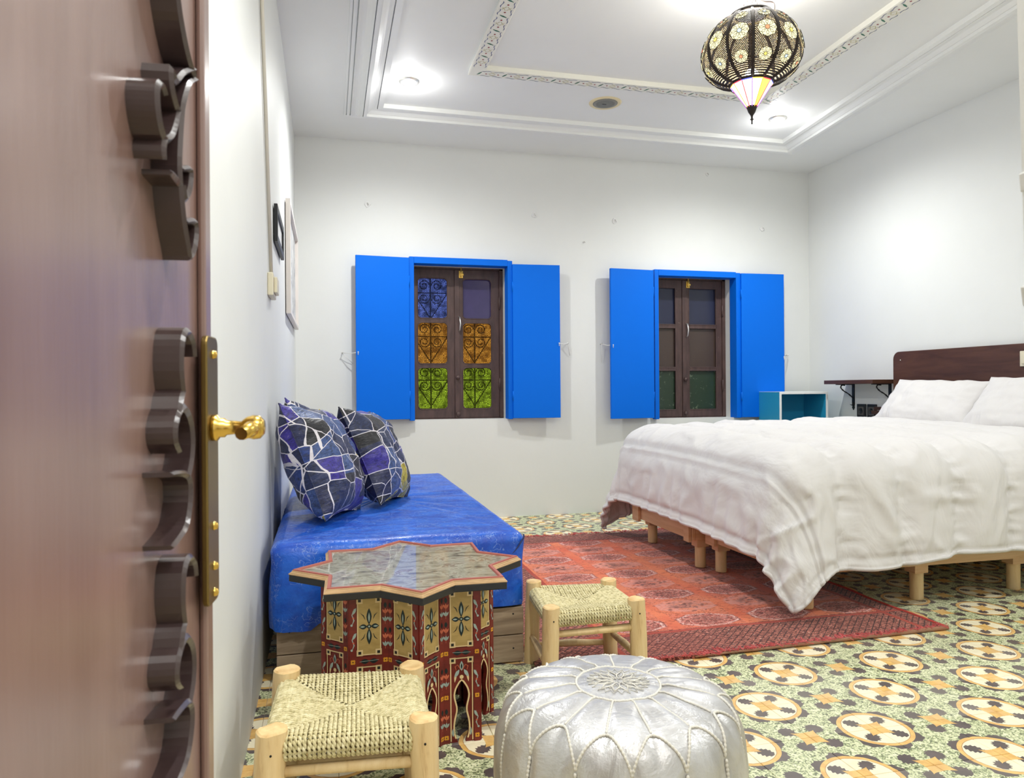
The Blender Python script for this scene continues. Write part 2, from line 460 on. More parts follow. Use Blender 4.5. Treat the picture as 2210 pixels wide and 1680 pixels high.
# ------------------------------------------------------------------ windows with shutters
def glassf(c, dens, pat):
    def f(nt, b):
        out = [n for n in nt.nodes if n.type == 'OUTPUT_MATERIAL'][0]
        P = wpos(nt); x, y, z = sep(nt, P)
        tr = nt.nodes.new('ShaderNodeBsdfTransparent'); tl = nt.nodes.new('ShaderNodeBsdfTranslucent')
        mx_ = nt.nodes.new('ShaderNodeMixShader'); mx2 = nt.nodes.new('ShaderNodeMixShader')
        if pat:
            v1 = vor(nt, comb(nt, x, z, 0.0), 95, 'DISTANCE_TO_EDGE', 0.35)
            k = S(nt, v1.outputs['Distance']).sm(0.03, 0.30)*(noi(nt, P, 22, 4, 0.6).sm(0.30, 0.62)*0.75+0.25)
        else:
            k = noi(nt, P, 14, 3).sm(0.2, 0.8)*0.3+0.5
        col = mixc(nt, k, tuple(q*0.30 for q in c), tuple(min(1, q*1.6+0.10) for q in c))
        link(nt, col, tr.inputs[0]); link(nt, col, tl.inputs[0])
        mx_.inputs[0].default_value = dens
        nt.links.new(tr.outputs[0], mx_.inputs[1]); nt.links.new(tl.outputs[0], mx_.inputs[2])
        b.inputs['Base Color'].default_value = (*[q*0.35 for q in c], 1); b.inputs['Roughness'].default_value = 0.12
        if pat: link(nt, bump(nt, k, 0.6, 0.002), b.inputs['Normal'])
        mx2.inputs[0].default_value = 0.10 if pat else 0.80
        nt.links.new(mx_.outputs[0], mx2.inputs[1]); nt.links.new(b.outputs[0], mx2.inputs[2])
        nt.links.new(mx2.outputs[0], out.inputs[0])
    return f
G = {'blue': mat('blue_glass', fn=glassf((0.22, 0.27, 0.50), 0.15, True)),
     'violet': mat('violet_glass', fn=glassf((0.20, 0.16, 0.42), 0.6, False)),
     'amber': mat('amber_glass', fn=glassf((0.72, 0.36, 0.09), 0.12, True)),
     'green': mat('green_glass', fn=glassf((0.42, 0.50, 0.07), 0.12, True)),
     'dblue': mat('dark_blue_glass', lin(38, 42, 66), 0.3), 'dbrown': mat('dark_amber_glass', lin(70, 56, 50), 0.3, fn=lambda nt, b: link(nt, bump(nt, S(nt, vor(nt, wpos(nt), 70, 'DISTANCE_TO_EDGE', 0.3).outputs['Distance']), 0.5, 0.002), b.inputs['Normal'])),
     'dgreen': mat('dark_green_glass', lin(44, 62, 44), 0.3, fn=lambda nt, b: (link(nt, mixc(nt, noi(nt, wpos(nt), 30, 5, 0.7).sm(0.58, 0.7), lin(40, 58, 42), lin(110, 124, 100)), b.inputs['Base Color']), link(nt, bump(nt, S(nt, vor(nt, wpos(nt), 70, 'DISTANCE_TO_EDGE', 0.3).outputs['Distance']), 0.5, 0.002), b.inputs['Normal'])))}
def rrect(x0, x1, z0, z1, r, n=5):
    p = []
    for cx, cz, a0 in ((x1-r, z1-r, 0), (x0+r, z1-r, 90), (x0+r, z0+r, 180), (x1-r, z0+r, 270)):
        for k in range(n+1):
            a = radians(a0+90*k/n); p.append((cx+r*cos(a), cz+r*sin(a)))
    return p
def sash_mesh(x0, x1, z0, z1, rects, r, ya, yb):
    """flat board with rounded rectangular holes, made by bmesh fill"""
    bm = bmesh.new()
    loops = [[(x0, z0), (x1, z0), (x1, z1), (x0, z1)]]+[rrect(*q, r) for q in rects]
    edges = []
    for lp in loops:
        vs_ = [bm.verts.new((a, ya, b_)) for a, b_ in lp]
        edges += [bm.edges.new((vs_[i], vs_[(i+1) % len(vs_)])) for i in range(len(vs_))]
    bmesh.ops.triangle_fill(bm, use_beauty=True, use_dissolve=False, edges=edges)
    # remove faces inside the holes
    for f in list(bm.faces):
        c = f.calc_center_median()
        if any(q[0] < c.x < q[1] and q[2] < c.z < q[3] for q in rects) and all(any(abs(v.co.x-p[0]) < 1e-5 and abs(v.co.z-p[1]) < 1e-5 for q in [1] for lp in loops[1:] for p in lp) for v in f.verts):
            for lp, q in zip(loops[1:], rects):
                if q[0] < c.x < q[1] and q[2] < c.z < q[3] and all(any(abs(v.co.x-p[0]) < 1e-5 and abs(v.co.z-p[1]) < 1e-5 for p in lp) for v in f.verts):
                    bm.faces.remove(f); break
    ret = bmesh.ops.extrude_face_region(bm, geom=list(bm.faces))
    for v in ret['geom']:
        if isinstance(v, bmesh.types.BMVert): v.co.y = yb
    bmesh.ops.recalc_face_normals(bm, faces=bm.faces)
    bm.verts.index_update()
    mb = MB(); mb.add([tuple(v.co) for v in bm.verts], [[v.index for v in f.verts] for f in bm.faces]); bm.free()
    return mb

def window(idx, op, frame, cen, panes_l, panes_r, rows, cols, r, sh, blab):
    x0, x1, z0, z1 = op
    yw = 5.315
    jm = MB()
    jm.box(x0-0.02, x0+0.012, yw-0.02, yw+0.05, z0-0.02, z1+0.02); jm.box(x1-0.028, x1+0.02, yw-0.02, yw+0.05, z0-0.02, z1+0.02)
    jm.box(x0, x1, yw-0.02, yw+0.05, z1-0.012, z1+0.02); jm.box(x0, x1, yw-0.02, yw+0.05, z0-0.02, z0+0.006)
    w = struct('window_%d' % idx, jm, m_brown)
    for side, (a, b_), pn in (('l', (x0+0.012, cen-0.001), panes_l), ('r', (cen+0.001, x1-0.028), panes_r)):
        rects = [(pn[0], pn[1], q0, q1) for q0, q1 in rows]
        s = obj('sash', sash_mesh(a, b_, z0+0.006, z1-0.012, rects, r, yw-0.012, yw+0.024), m_brown, w, bevel=0.003)
        for (p0, p1, q0, q1), cname in zip(rects, cols[side]):
            lab = {'blue': 'patterned blue glass pane', 'violet': 'plain violet glass pane', 'amber': 'patterned amber glass pane', 'green': 'patterned green glass pane',
                   'dblue': 'dark blue glass pane', 'dbrown': 'dark amber glass pane', 'dgreen': 'dark green glass pane'}[cname]
            obj('pane', MB().box(p0-0.006, p1+0.006, yw+0.008, yw+0.013, q0-0.006, q1+0.006), G[cname], s, label=lab)
            bd = MB()
            for q in (rrect(p0, p1, q0, q1, r),):
                bd.tube([(a_, yw-0.010, c_) for a_, c_ in q], 0.005, 5, closed=True)
            obj('glazing_bead', bd, m_brown, s)
    # meeting strip, bolt, pull, knobs
    obj('meeting_strip', MB().box(cen-0.002, cen+0.034, yw-0.020, yw-0.011, z0+0.008, z1-0.016), m_brown, w, bevel=0.002)
    bx = cen+0.045
    obj('bolt', MB().box(bx-0.015, bx+0.015, yw-0.026, yw-0.012, z1-0.075, z1-0.022).tube([(bx, yw-0.030, z1-0.07), (bx, yw-0.030, z1+0.0)], 0.006, 8).box(bx-0.006, bx+0.018, yw-0.036, yw-0.026, z1-0.058, z1-0.044), m_brass, w, bevel=0.001, label='small brass bolt')
    hz = (z0+z1)*0.5+0.14; hx = cen+0.028
    obj('pull_handle', MB().tube([(hx, yw-0.018, hz+0.055), (hx+0.004, yw-0.040, hz+0.045), (hx+0.008, yw-0.046, hz), (hx+0.004, yw-0.040, hz-0.045), (hx, yw-0.018, hz-0.055)], [0.004, 0.005, 0.006, 0.005, 0.004], 8), m_steel, w, label='pale metal pull handle')
    for kz in (z0+0.30, z0+0.035):
        obj('knob', MB().lathe([(0.0, -0.026), (0.014, -0.024), (0.017, -0.016), (0.009, -0.008), (0.008, 0.0)], 12, (cen+0.018, yw-0.016, kz), axis='Y'), m_brown, w)
    # hinges on the right jamb
    for kz in (z0+0.25, z1-0.25):
        obj('hinge', MB().tube([(x1-0.028, yw-0.022, kz-0.045), (x1-0.028, yw-0.022, kz+0.045)], 0.007, 8), m_brown, w)
    # blue surround on the wall
    fx0, fx1, fz = frame
    bf = MB()
    bf.box(fx0, x0+0.004, 5.125, YB+0.03, z0-0.002, fz); bf.box(x1-0.004, fx1, 5.125, YB+0.05, z0-0.002, fz-0.006)
    bf.box(x0+0.004, x1-0.004, 5.125, YB+0.05, fz-0.046, fz)
    obj('surround', bf, m_blue, w, bevel=0.003, label='bright blue wooden surround')
    # shutters folded back against the wall
    for (a, ya, b_, yb, zt, zb) in sh:
        mb = MB(); d = Vector((b_-a, yb-ya, 0)); L = d.length; d.normalize(); nn = Vector((d.y, -d.x, 0))
        c = Vector(((a+b_)/2, (ya+yb)/2, (zt+zb)/2))
        mb.obox(c, d*L/2, nn*0.011, (0, 0, (zt-zb)/2))
        s = obj('shutter', mb, m_blue, w, bevel=0.002, label='bright blue flat wooden shutter')
        hx, hy = (b_, yb) if b_ < cen else (a, ya)
        for kz in (zb+0.16, zt-0.16):
            obj('shutter_hinge', MB().tube([(hx, hy-0.006, kz-0.035), (hx, hy-0.006, kz+0.035)], 0.006, 8), m_blue, s)
    return w

w1 = window(1, OPEN[0], (0.556, 1.292, 1.846), 0.903, (0.632, 0.850), (0.960, 1.176),
            [(1.436, 1.728), (1.106, 1.406), (0.779, 1.080)], {'l': ['blue', 'amber', 'green'], 'r': ['violet', 'amber', 'green']}, 0.030,
            [(0.190, 5.085, 0.553, 5.118, 1.834, 0.718), (1.290, 5.118, 1.636, 5.095, 1.814, 0.712)], 1)
w2 = window(2, OPEN[1], (2.395, 3.118, 1.817), 2.712, (2.452, 2.655), (2.770, 3.008),
            [(1.418, 1.706), (1.082, 1.392), (0.749, 1.058)], {'l': ['dblue', 'dbrown', 'dgreen'], 'r': ['dblue', 'dbrown', 'dgreen']}, 0.006,
            [(2.022, 5.085, 2.376, 5.112, 1.805, 0.697), (3.116, 5.118, 3.478, 5.100, 1.806, 0.690)], 2)
# wrought-iron grille outside window 1
gr = MB(); gy = 5.40
for gx in (0.74, 1.066): 
    gr.tube([(gx, gy, 0.72), (gx, gy, 1.80)], 0.006, 6)
    for z0 in (0.80, 1.12, 1.44):
        gr.tube([(gx-0.15, gy, z0+0.19), (gx+0.15, gy, z0+0.19)], 0.005, 6)
        for s_ in (-1, 1):
            gr.tube([(gx, gy, z0), (gx+s_*0.15, gy, z0+0.23)], 0.005, 6)
            for sz, cz in ((1, z0+0.245), (-1, z0+0.150)):
                pts = []
                for k in range(15):
                    a = k/14*3.6*pi/1.2; rr = 0.042*(1-k/19)
                    pts.append((gx+s_*(0.047-cos(a)*rr), gy, cz+sz*(sin(a)*rr)))
                gr.tube(pts, 0.004, 5)
for gx in (0.60, 0.903, 1.24): gr.tube([(gx, gy, 0.72), (gx, gy, 1.80)], 0.006, 6)
obj('grille', gr, m_iron, w1, label='black wrought iron scroll grille outside the glass')
# closed outer boards behind the second window
ob = MB()
for k in range(4): ob.box(2.43+k*0.165, 2.59+k*0.165, 5.46, 5.48, 0.69, 1.78)
obj('outer_board', ob, m_dark, w2)

# strings holding the shutters back to nails
m_string = mat('white_string', (0.82, 0.81, 0.78), 0.8)
for lab, nail, knot, tail in (
    ('white string tie left of the left window', (0.100, 1.172), (0.204, 5.076, 1.178), (0.17, 1.105)),
    ('white string tie right of the left window', (1.712, 1.250), (1.626, 5.080, 1.250), (1.735, 1.165)),
    ('white string tie left of the right window', (1.975, 1.250), (2.040, 5.076, 1.240), (1.985, 1.115)),
    ('white string tie right of the right window beside the turquoise box', (3.545, 1.172), (3.470, 5.082, 1.158), (3.50, 1.045))):
    th = thing('shutter_tie', lab, 'string', (nail[0], YB, nail[1]), group='strings holding the blue shutters open')
    obj('nail', MB().tube([(nail[0], YB+0.01, nail[1]), (nail[0], YB-0.030, nail[1]+0.004)], 0.003, 6).lathe([(0, -0.001), (0.006, 0), (0.006, 0.003), (0, 0.003)], 8, (nail[0], YB-0.033, nail[1]+0.004), axis='Y'), m_steel, th)
    s_ = MB().tube([(nail[0], YB-0.028, nail[1]+0.003), ((nail[0]+knot[0])/2, 5.11, (nail[1]+knot[2])/2-0.006), knot, (knot[0], knot[1]-0.002, knot[2]-0.02)], 0.0025, 6)
    s_.tube([(nail[0], YB-0.028, nail[1]), ((nail[0]+tail[0])/2, YB-0.02, (nail[1]+tail[1])/2), (tail[0], YB-0.008, tail[1])], 0.0018, 5)
    s_.lathe([(0, -0.006), (0.006, 0), (0, 0.006)], 8, knot)
    obj('string', s_, m_string, th)
# plaster plugs / old hooks on the back wall
random.seed(2)
for lab, x, z, r in (('white plastered hook stub above the left shutter of the left window', 0.277, 2.205, 0.024),
                     ('white plastered hook stub above the right shutter of the left window', 1.471, 2.190, 0.024),
                     ('white plastered hook stub above the gap between the windows', 2.098, 2.176, 0.024),
                     ('white plastered hook stub above the right end of the right window', 3.345, 2.174, 0.024),
                     ('small white hook stub high on the wall near the ceiling moulding', 2.864, 2.576, 0.018),
                     ('tiny hole plug low between the two windows', 1.851, 2.006, 0.009)):
    th = thing('wall_hook', lab, 'hook', (x, YB, z), group='hook stubs on the back wall')
    mb = MB()
    pts = [(random.uniform(0.6, 1.1)*r*cos(a), random.uniform(0.6, 1.1)*r*sin(a)) for a in [k*pi/5 for k in range(10)]]
    mb.prism(pts, 0.003, -0.006, lambda u, v, t: (x+u, YB+t, z+v))
    obj('plaster_patch', mb, mat('patch', (0.80, 0.80, 0.79), 0.7), th, bevel=0.002)
    obj('hook', MB().tube([(x, YB, z+0.3*r), (x, YB-0.016, z+0.2*r), (x+0.004, YB-0.020, z-0.1*r), (x+0.006, YB-0.014, z-0.45*r)], 0.0028, 6), m_steel, th)

# ------------------------------------------------------------------ open door on the left, with carved scrollwork
def doorf(nt, b):
    P = coords(nt); n = noi(nt, P, 3.0, 5, 0.6, (1, 4, 0.5)); n2 = noi(nt, P, 14, 4, 0.6, (1, 3, 0.25))
    link(nt, ramp(nt, n*0.6+n2*0.4, [(0.3, lin(120, 92, 84)), (0.7, lin(142, 114, 106))]), b.inputs['Base Color'])
    link(nt, n2*0.12+0.30, b.inputs['Roughness'])
    link(nt, bump(nt, n*0.8+n2*0.2, 0.18, 0.012), b.inputs['Normal'])
m_door = mat('dark_varnished_wood', rough=0.3, coat=0.7, coat_r=0.22, fn=doorf)
m_carve = mat('carved_wood', lin(60, 46, 46), 0.32, coat=0.8, coat_r=0.2)
E0 = Vector((-0.10776, 0.71189, 0)); DR = Vector((0.08716, 0.99619, 0)); DN = Vector((0.99619, -0.08716, 0))
def D(s, t, z):                                  # door coordinates: along the leaf, off its face, height
    p = E0+DR*s+DN*t; return (p.x, p.y, z)
dm = MB(); dm.prism([(-0.82, 0.0), (0.0, 0.0), (0.0, 2.1), (-0.82, 2.1)], -0.038, 0.0, lambda u, v, t: D(u, t, v+0.01))
door = struct('door_1', dm, m_door, bevel=0.002)
es = MB(); es.prism([(-0.022, 0.0), (0.0, 0.0), (0.0, 2.1), (-0.022, 2.1)], 0.0, 0.007, lambda u, v, t: D(u, t, v+0.01))
obj('edge_moulding', es, m_door, door, bevel=0.003)
SCR = {'A': [(-0.156, 1.235), (-0.1415, 1.1982), (-0.1313, 1.1833), (-0.1192, 1.1719), (-0.1092, 1.1656), (-0.0987, 1.1615)],
 'B': [(-0.0932, 1.1613), (-0.1121, 1.1506), (-0.1238, 1.1372), (-0.1327, 1.1219), (-0.138, 1.0999), (-0.1409, 1.079), (-0.1366, 1.0602), (-0.1299, 1.0417), (-0.1203, 1.0266), (-0.1155, 1.0171)],
 'C': [(-0.1728, 1.1178), (-0.1778, 1.1211), (-0.1848, 1.1207), (-0.1898, 1.1157), (-0.1909, 1.1092), (-0.1891, 1.1008), (-0.1835, 1.0922), (-0.1735, 1.088), (-0.1596, 1.0939), (-0.1494, 1.1059), (-0.1423, 1.1184)],
 'D': [(-0.0985, 1.167), (-0.1272, 1.1519), (-0.1464, 1.1382), (-0.1596, 1.1407), (-0.1577, 1.1286), (-0.1491, 1.1207), (-0.1423, 1.1184)],
 'E': [(-0.1735, 1.088), (-0.1777, 1.0803), (-0.1769, 1.0729)], 'F': [(-0.1634, 1.0684), (-0.1492, 1.0684), (-0.14, 1.066)],
 'G': [(-0.135, 1.0788), (-0.1125, 1.0854), (-0.1114, 1.0756), (-0.1181, 1.0651), (-0.127, 1.06), (-0.1316, 1.0683)],
 'H': [(-0.1249, 1.0428), (-0.0988, 1.0486), (-0.0978, 1.0345), (-0.1076, 1.022), (-0.118, 1.0173)]}
ROSE = {'I': [(-0.1042, 0.9446), (-0.1079, 0.955), (-0.1194, 0.9618), (-0.1319, 0.9595), (-0.1381, 0.9497), (-0.1397, 0.933), (-0.1353, 0.9177)],
 'J': [(-0.1457, 0.8753), (-0.1546, 0.8825), (-0.1555, 0.8922), (-0.1474, 0.9016), (-0.1319, 0.9062), (-0.1172, 0.8972), (-0.1111, 0.883), (-0.1141, 0.8675), (-0.1246, 0.8547)],
 'J2': [(-0.1353, 0.9177), (-0.1402, 0.9124), (-0.1474, 0.9016)],
 'K': [(-0.166, 0.8611), (-0.1367, 0.8588), (-0.1208, 0.8536), (-0.1174, 0.8401), (-0.1253, 0.8241), (-0.1377, 0.8162), (-0.1661, 0.8112)]}
def smooth_pts(p, n=3):
    out = []
    for i in range(len(p)-1):
        p0, p1, p2, p3 = p[max(i-1, 0)], p[i], p[i+1], p[min(i+2, len(p)-1)]
        for k in range(n):
            t = k/n
            out.append(tuple(0.5*(2*p1[c]+(p2[c]-p0[c])*t+(2*p0[c]-5*p1[c]+4*p2[c]-p3[c])*t*t+(3*p1[c]-p0[c]-3*p2[c]+p3[c])*t**3) for c in range(len(p1))))
    out.append(tuple(p[-1])); return out
def carve(dic, dz=0.0, name='scroll_ornament'):
    mb = MB()
    for key, pts in dic.items():
        p = smooth_pts(pts); n = len(p); w = 0.0055
        top, bot = [], []
        for i in range(n):
            q0, q1 = p[max(i-1, 0)], p[min(i+1, n-1)]; dx, dy = q1[0]-q0[0], q1[1]-q0[1]; l = hypot(dx, dy) or 1
            ww = w*(0.6+0.6*sin(pi*min(1, max(0, i/(n-1)))))
            a = (p[i][0]-dy/l*ww/2, p[i][1]+dx/l*ww/2+dz); b_ = (p[i][0]+dy/l*ww/2, p[i][1]-dx/l*ww/2+dz)
            bot.append((a, b_))
        vs_ = []
        for a, b_ in bot: vs_ += [D(a[0], 0.0, a[1]), D(b_[0], 0.0, b_[1]), D(a[0], 0.018, a[1]), D((a[0]+b_[0])/2, 0.0205, (a[1]+b_[1])/2), D(b_[0], 0.018, b_[1])]
        fs = []
        for i in range(n-1):
            o, q = i*5, (i+1)*5
            fs += [(o, q, q+2, o+2), (o+2, q+2, q+3, o+3), (o+3, q+3, q+4, o+4), (o+4, q+4, q+1, o+1)]
        fs += [(0, 2, 3, 4, 1), ((n-1)*5, (n-1)*5+1, (n-1)*5+4, (n-1)*5+3, (n-1)*5+2)]
        mb.add(vs_, fs, 0)
    return obj(name, mb, m_carve, door)
carve(SCR); carve(ROSE); carve(ROSE, -0.1675)
carve({k: [(s, 2.30-z) for s, z in v] for k, v in ROSE.items()}, 0.10)
lp = MB()
lp.prism(rrect(-0.040, -0.001, 0.733, 0.966, 0.008), 0.007, 0.0125, lambda u, v, t: D(u, t, v))
m_oldbrass = mat('worn_brass', lin(128, 108, 62), 0.38, 0.9)
plate = obj('lock_plate', lp, m_oldbrass, door, bevel=0.0015, label='worn brass lock plate')
for sz in (0.742, 0.800, 0.905+0.045, 0.765):
    obj('screw', MB().lathe([(0.0, 0.004), (0.003, 0.003), (0.004, 0.0)], 8, D(-0.02, 0.0125, sz), axis='X'), m_brass, plate)
kz = 0.886
def dl(prof, s, z): 
    mb = MB(); c = Vector(D(s, 0.0125, z)); vs_ = []; seg = 20
    for r, t in prof:
        for k in range(seg):
            a = 2*pi*k/seg; p = c+DN*t+DR*(r*cos(a))+Vector((0, 0, r*sin(a))); vs_.append(tuple(p))
    mb.add(vs_, [(i*seg+k, i*seg+(k+1) % seg, (i+1)*seg+(k+1) % seg, (i+1)*seg+k) for i in range(len(prof)-1) for k in range(seg)], 0, True); return mb
kn = dl([(0.0, 0.0), (0.0115, 0.0), (0.0115, 0.004), (0.0085, 0.006), (0.0085, 0.010), (0.0065, 0.012), (0.0055, 0.024), (0.0075, 0.026), (0.0095, 0.029), (0.0108, 0.034), (0.0100, 0.040), (0.006, 0.0435), (0.0, 0.044)], -0.022, kz)
kn.tube([D(-0.018, 0.047, kz), D(-0.032, 0.046, kz-0.001), D(-0.052, 0.042, kz-0.004)], [0.008, 0.007, 0.0055], 10)
obj('door_handle', kn, m_brass, door, label='polished brass lever handle')

# ------------------------------------------------------------------ left wall: conduit, box, two frames
m_cream = mat('cream_plastic', lin(222, 214, 190), 0.45)
m_condt = mat('pale_conduit', lin(222, 216, 204), 0.5)
cd = thing('cable_conduit', 'thin cream cable conduit running down the left wall into a small box', 'conduit', (XL, 2.6, 1.3))
obj('conduit', MB().tube([(XL+0.008, 2.30, CZ), (XL+0.008, 2.512, 2.185), (XL+0.008, 2.85, 1.34)], 0.0065, 6), m_condt, cd)
jb = MB(); jb.box(XL, XL+0.020, 2.77, 2.93, 1.262, 1.345)
bx = obj('junction_box', jb, m_cream, cd, bevel=0.004)
obj('button', MB().box(XL+0.020, XL+0.032, 2.80, 2.90, 1.275, 1.332), m_cream, bx, bevel=0.003)
def picture(name, lab, y0, y1, z0, z1, fw_, mf, mpc, dep):
    t = thing(name, lab, 'picture', (XL, (y0+y1)/2, z0))
    f = MB()
    f.box(XL+0.004, XL+dep, y0, y0+fw_, z0, z1); f.box(XL+0.004, XL+dep, y1-fw_, y1, z0, z1)
    f.box(XL+0.004, XL+dep, y0+fw_, y1-fw_, z0, z0+fw_); f.box(XL+0.004, XL+dep, y0+fw_, y1-fw_, z1-fw_, z1)
    obj('frame', f, mf, t, bevel=0.002)
    obj('print', MB().box(XL+0.002, XL+0.010, y0+fw_*0.8, y1-fw_*0.8, z0+fw_*0.8, z1-fw_*0.8), mpc, t)
    return t
def sketchf(nt, b):
    P = wpos(nt); n = noi(nt, P, 6, 6, 0.7, None, 1.5)
    link(nt, ramp(nt, n, [(0.35, (0.24, 0.24, 0.26)), (0.5, (0.55, 0.55, 0.55)), (0.62, (0.82, 0.82, 0.8))]), b.inputs['Base Color'])
m_sketch = mat('grey_sketch_print', rough=0.4, fn=sketchf)
picture('picture_frame', 'small black rectangular picture frame beside the conduit', 3.07, 3.52, 1.515, 1.665, 0.030, m_iron, mat('white_card', (0.8, 0.8, 0.8), 0.3), 0.018)
picture('picture_frame', 'large pale wood framed grey picture near the corner of the left wall', 3.93, 4.98, 1.315, 1.905, 0.022, mat('pale_frame_wood', lin(232, 224, 218), 0.4), m_sketch, 0.028)

# ------------------------------------------------------------------ ceiling fittings
for i, (sx, sy) in enumerate(SPOTS):
    if i > 1: continue
    t = thing('ceiling_spotlight', ['recessed round ceiling spotlight at left between the mouldings', 'recessed round ceiling spotlight at right behind the lantern'][i], 'spotlight', (sx, sy, CZ), group='recessed ceiling spotlights')
    obj('ring', MB().lathe([(0.032, -0.002), (0.036, -0.010), (0.046, -0.012), (0.056, -0.008), (0.060, 0.0)], 28, (sx, sy, CZ)), m_steel, t)
    obj('bulb', MB().lathe([(0.0, -0.030), (0.016, -0.026), (0.024, -0.016), (0.028, -0.004), (0.030, 0.0)], 20, (sx, sy, CZ-0.004)), mat('lit_bulb', (1, 1, 1), emit=(1, 1, 1), es=9), t)
for i in (2, 3):
    sx, sy = SPOTS[i]
    t = thing('ceiling_spotlight', ['recessed round ceiling spotlight above the front left of the room', 'recessed round ceiling spotlight above the front right of the room'][i-2], 'spotlight', (sx, sy, CZ), group='recessed ceiling spotlights')
    obj('ring', MB().lathe([(0.032, -0.002), (0.036, -0.010), (0.046, -0.012), (0.056, -0.008), (0.060, 0.0)], 28, (sx, sy, CZ)), m_steel, t)
    obj('bulb', MB().lathe([(0.0, -0.030), (0.016, -0.026), (0.024, -0.016), (0.028, -0.004), (0.030, 0.0)], 20, (sx, sy, CZ-0.004)), MATS['lit_bulb'], t)
sp = thing('ceiling_speaker', 'round grey ceiling speaker with a yellowed rim', 'speaker', (1.634, 4.166, CZ))
obj('rim', MB().lathe([(0.072, -0.004), (0.090, -0.008), (0.096, -0.004), (0.098, 0.0)], 36, (1.634, 4.166, CZ)), mat('yellowed_plastic', lin(232, 218, 176), 0.5), sp)
def grf(nt, b):
    v = vor(nt, wpos(nt), 260, 'F1', 0.1)
    link(nt, ramp(nt, S(nt, v.outputs['Distance']), [(0.3, lin(90, 90, 86)), (0.5, lin(142, 142, 136))]), b.inputs['Base Color'])
obj('grille', MB().lathe([(0.0, -0.010), (0.05, -0.009), (0.074, -0.006), (0.076, 0.0)], 36, (1.634, 4.166, CZ)), mat('speaker_grille', rough=0.6, fn=grf), sp)
obj('badge', MB().box(1.615, 1.640, 4.163, 4.169, CZ-0.0115, CZ-0.0095), m_black, sp)

# ------------------------------------------------------------------ the pierced metal lantern
LX, LY = 1.72, 2.73
GP = [(0.062, 2.512), (0.075, 2.508), (0.085, 2.500), (0.120, 2.482), (0.160, 2.448), (0.190, 2.405), (0.207, 2.360), (0.212, 2.320), (0.206, 2.283), (0.190, 2.252), (0.165, 2.226), (0.135, 2.206), (0.105, 2.193), (0.084, 2.186)]
GP = [(0.084+(a-0.084)*0.92, 2.180+(b-2.186)*0.875) for a, b in GP]
GPs = smooth_pts(GP, 3)
NP = 12
def shell_r(r, a, z):
    k = abs(sin(a*NP/2)); w = min(1, max(0, (r-0.08)/0.08))
    return r*(1-0.045*w*(1-k)**1.6)
def pierce(nt, b):
    out = [n for n in nt.nodes if n.type == 'OUTPUT_MATERIAL'][0]
    x, y, z = sep(nt, coords(nt))
    a = y.at2(x)
    u = a*(190/(2*pi)); v = z*205.0
    row = v.fl(); u2 = u+row*0.5
    du = u2-u2.rd(); dv = v-row-0.5
    r = (du*du*0.9+dv*dv).sq()
    n = noi(nt, coords(nt), 130, 2)
    hole = r.lt(n*0.34+0.06)
    rib = ((a*NP/2).sn().ab()).gt(0.20)
    hole = hole*rib*z.lt(0.285)
    geo = nt.nodes.new('ShaderNodeNewGeometry')
    bf = 1.0-S(nt, geo.outputs['Backfacing'])
    link(nt, mixc(nt, bf, lin(34, 26, 24), lin(200, 186, 150)), b.inputs['Base Color'])
    link(nt, (1.0-bf)*0.3, b.inputs['Metallic'])
    link(nt, bump(nt, r, -0.4, 0.002), b.inputs['Normal'])
    tr = nt.nodes.new('ShaderNodeBsdfTransparent'); mx_ = nt.nodes.new('ShaderNodeMixShader')
    link(nt, hole, mx_.inputs[0]); nt.links.new(b.outputs[0], mx_.inputs[1]); nt.links.new(tr.outputs[0], mx_.inputs[2])
    nt.links.new(mx_.outputs[0], out.inputs[0])
m_pierce = mat('pierced_bronze', rough=0.45, metal=1.0, fn=pierce)
m_bronze = mat('dark_bronze', lin(42, 33, 30), 0.45, 0.3)
def litglass(name, c, es):
    return mat(name, c, 0.3, emit=c, es=es)
lan = thing('pendant_lantern', 'pierced dark bronze melon shaped lantern with coloured glass cone', 'lantern', (LX, LY, 2.186))
NS = NP*10
mb = MB()
mb.grid(NS, len(GPs), lambda i, j: (LX+shell_r(GPs[j][0], 2*pi*i/NS, 0)*cos(2*pi*i/NS), LY+shell_r(GPs[j][0], 2*pi*i/NS, 0)*sin(2*pi*i/NS), GPs[j][1]), cu=True)
obj('shell', mb, m_pierce, lan)
for k in range(NP):
    a = 2*pi*k/NP
    obj('rib', MB().tube([(LX+(r*0.962+0.002)*cos(a), LY+(r*0.962+0.002)*sin(a), z) for r, z in GP[1:]], [0.0072]*12+[0.005], 6), m_bronze, lan)
obj('top_rim', MB().lathe([(0.088, 2.458), (0.090, 2.462), (0.084, 2.470), (0.060, 2.472), (0.055, 2.462)], 36, (LX, LY, 0)), m_bronze, lan)
obj('lower_rim', MB().lathe([(0.087, 2.186), (0.090, 2.181), (0.086, 2.175), (0.080, 2.178)], 36, (LX, LY, 0)), m_bronze, lan)
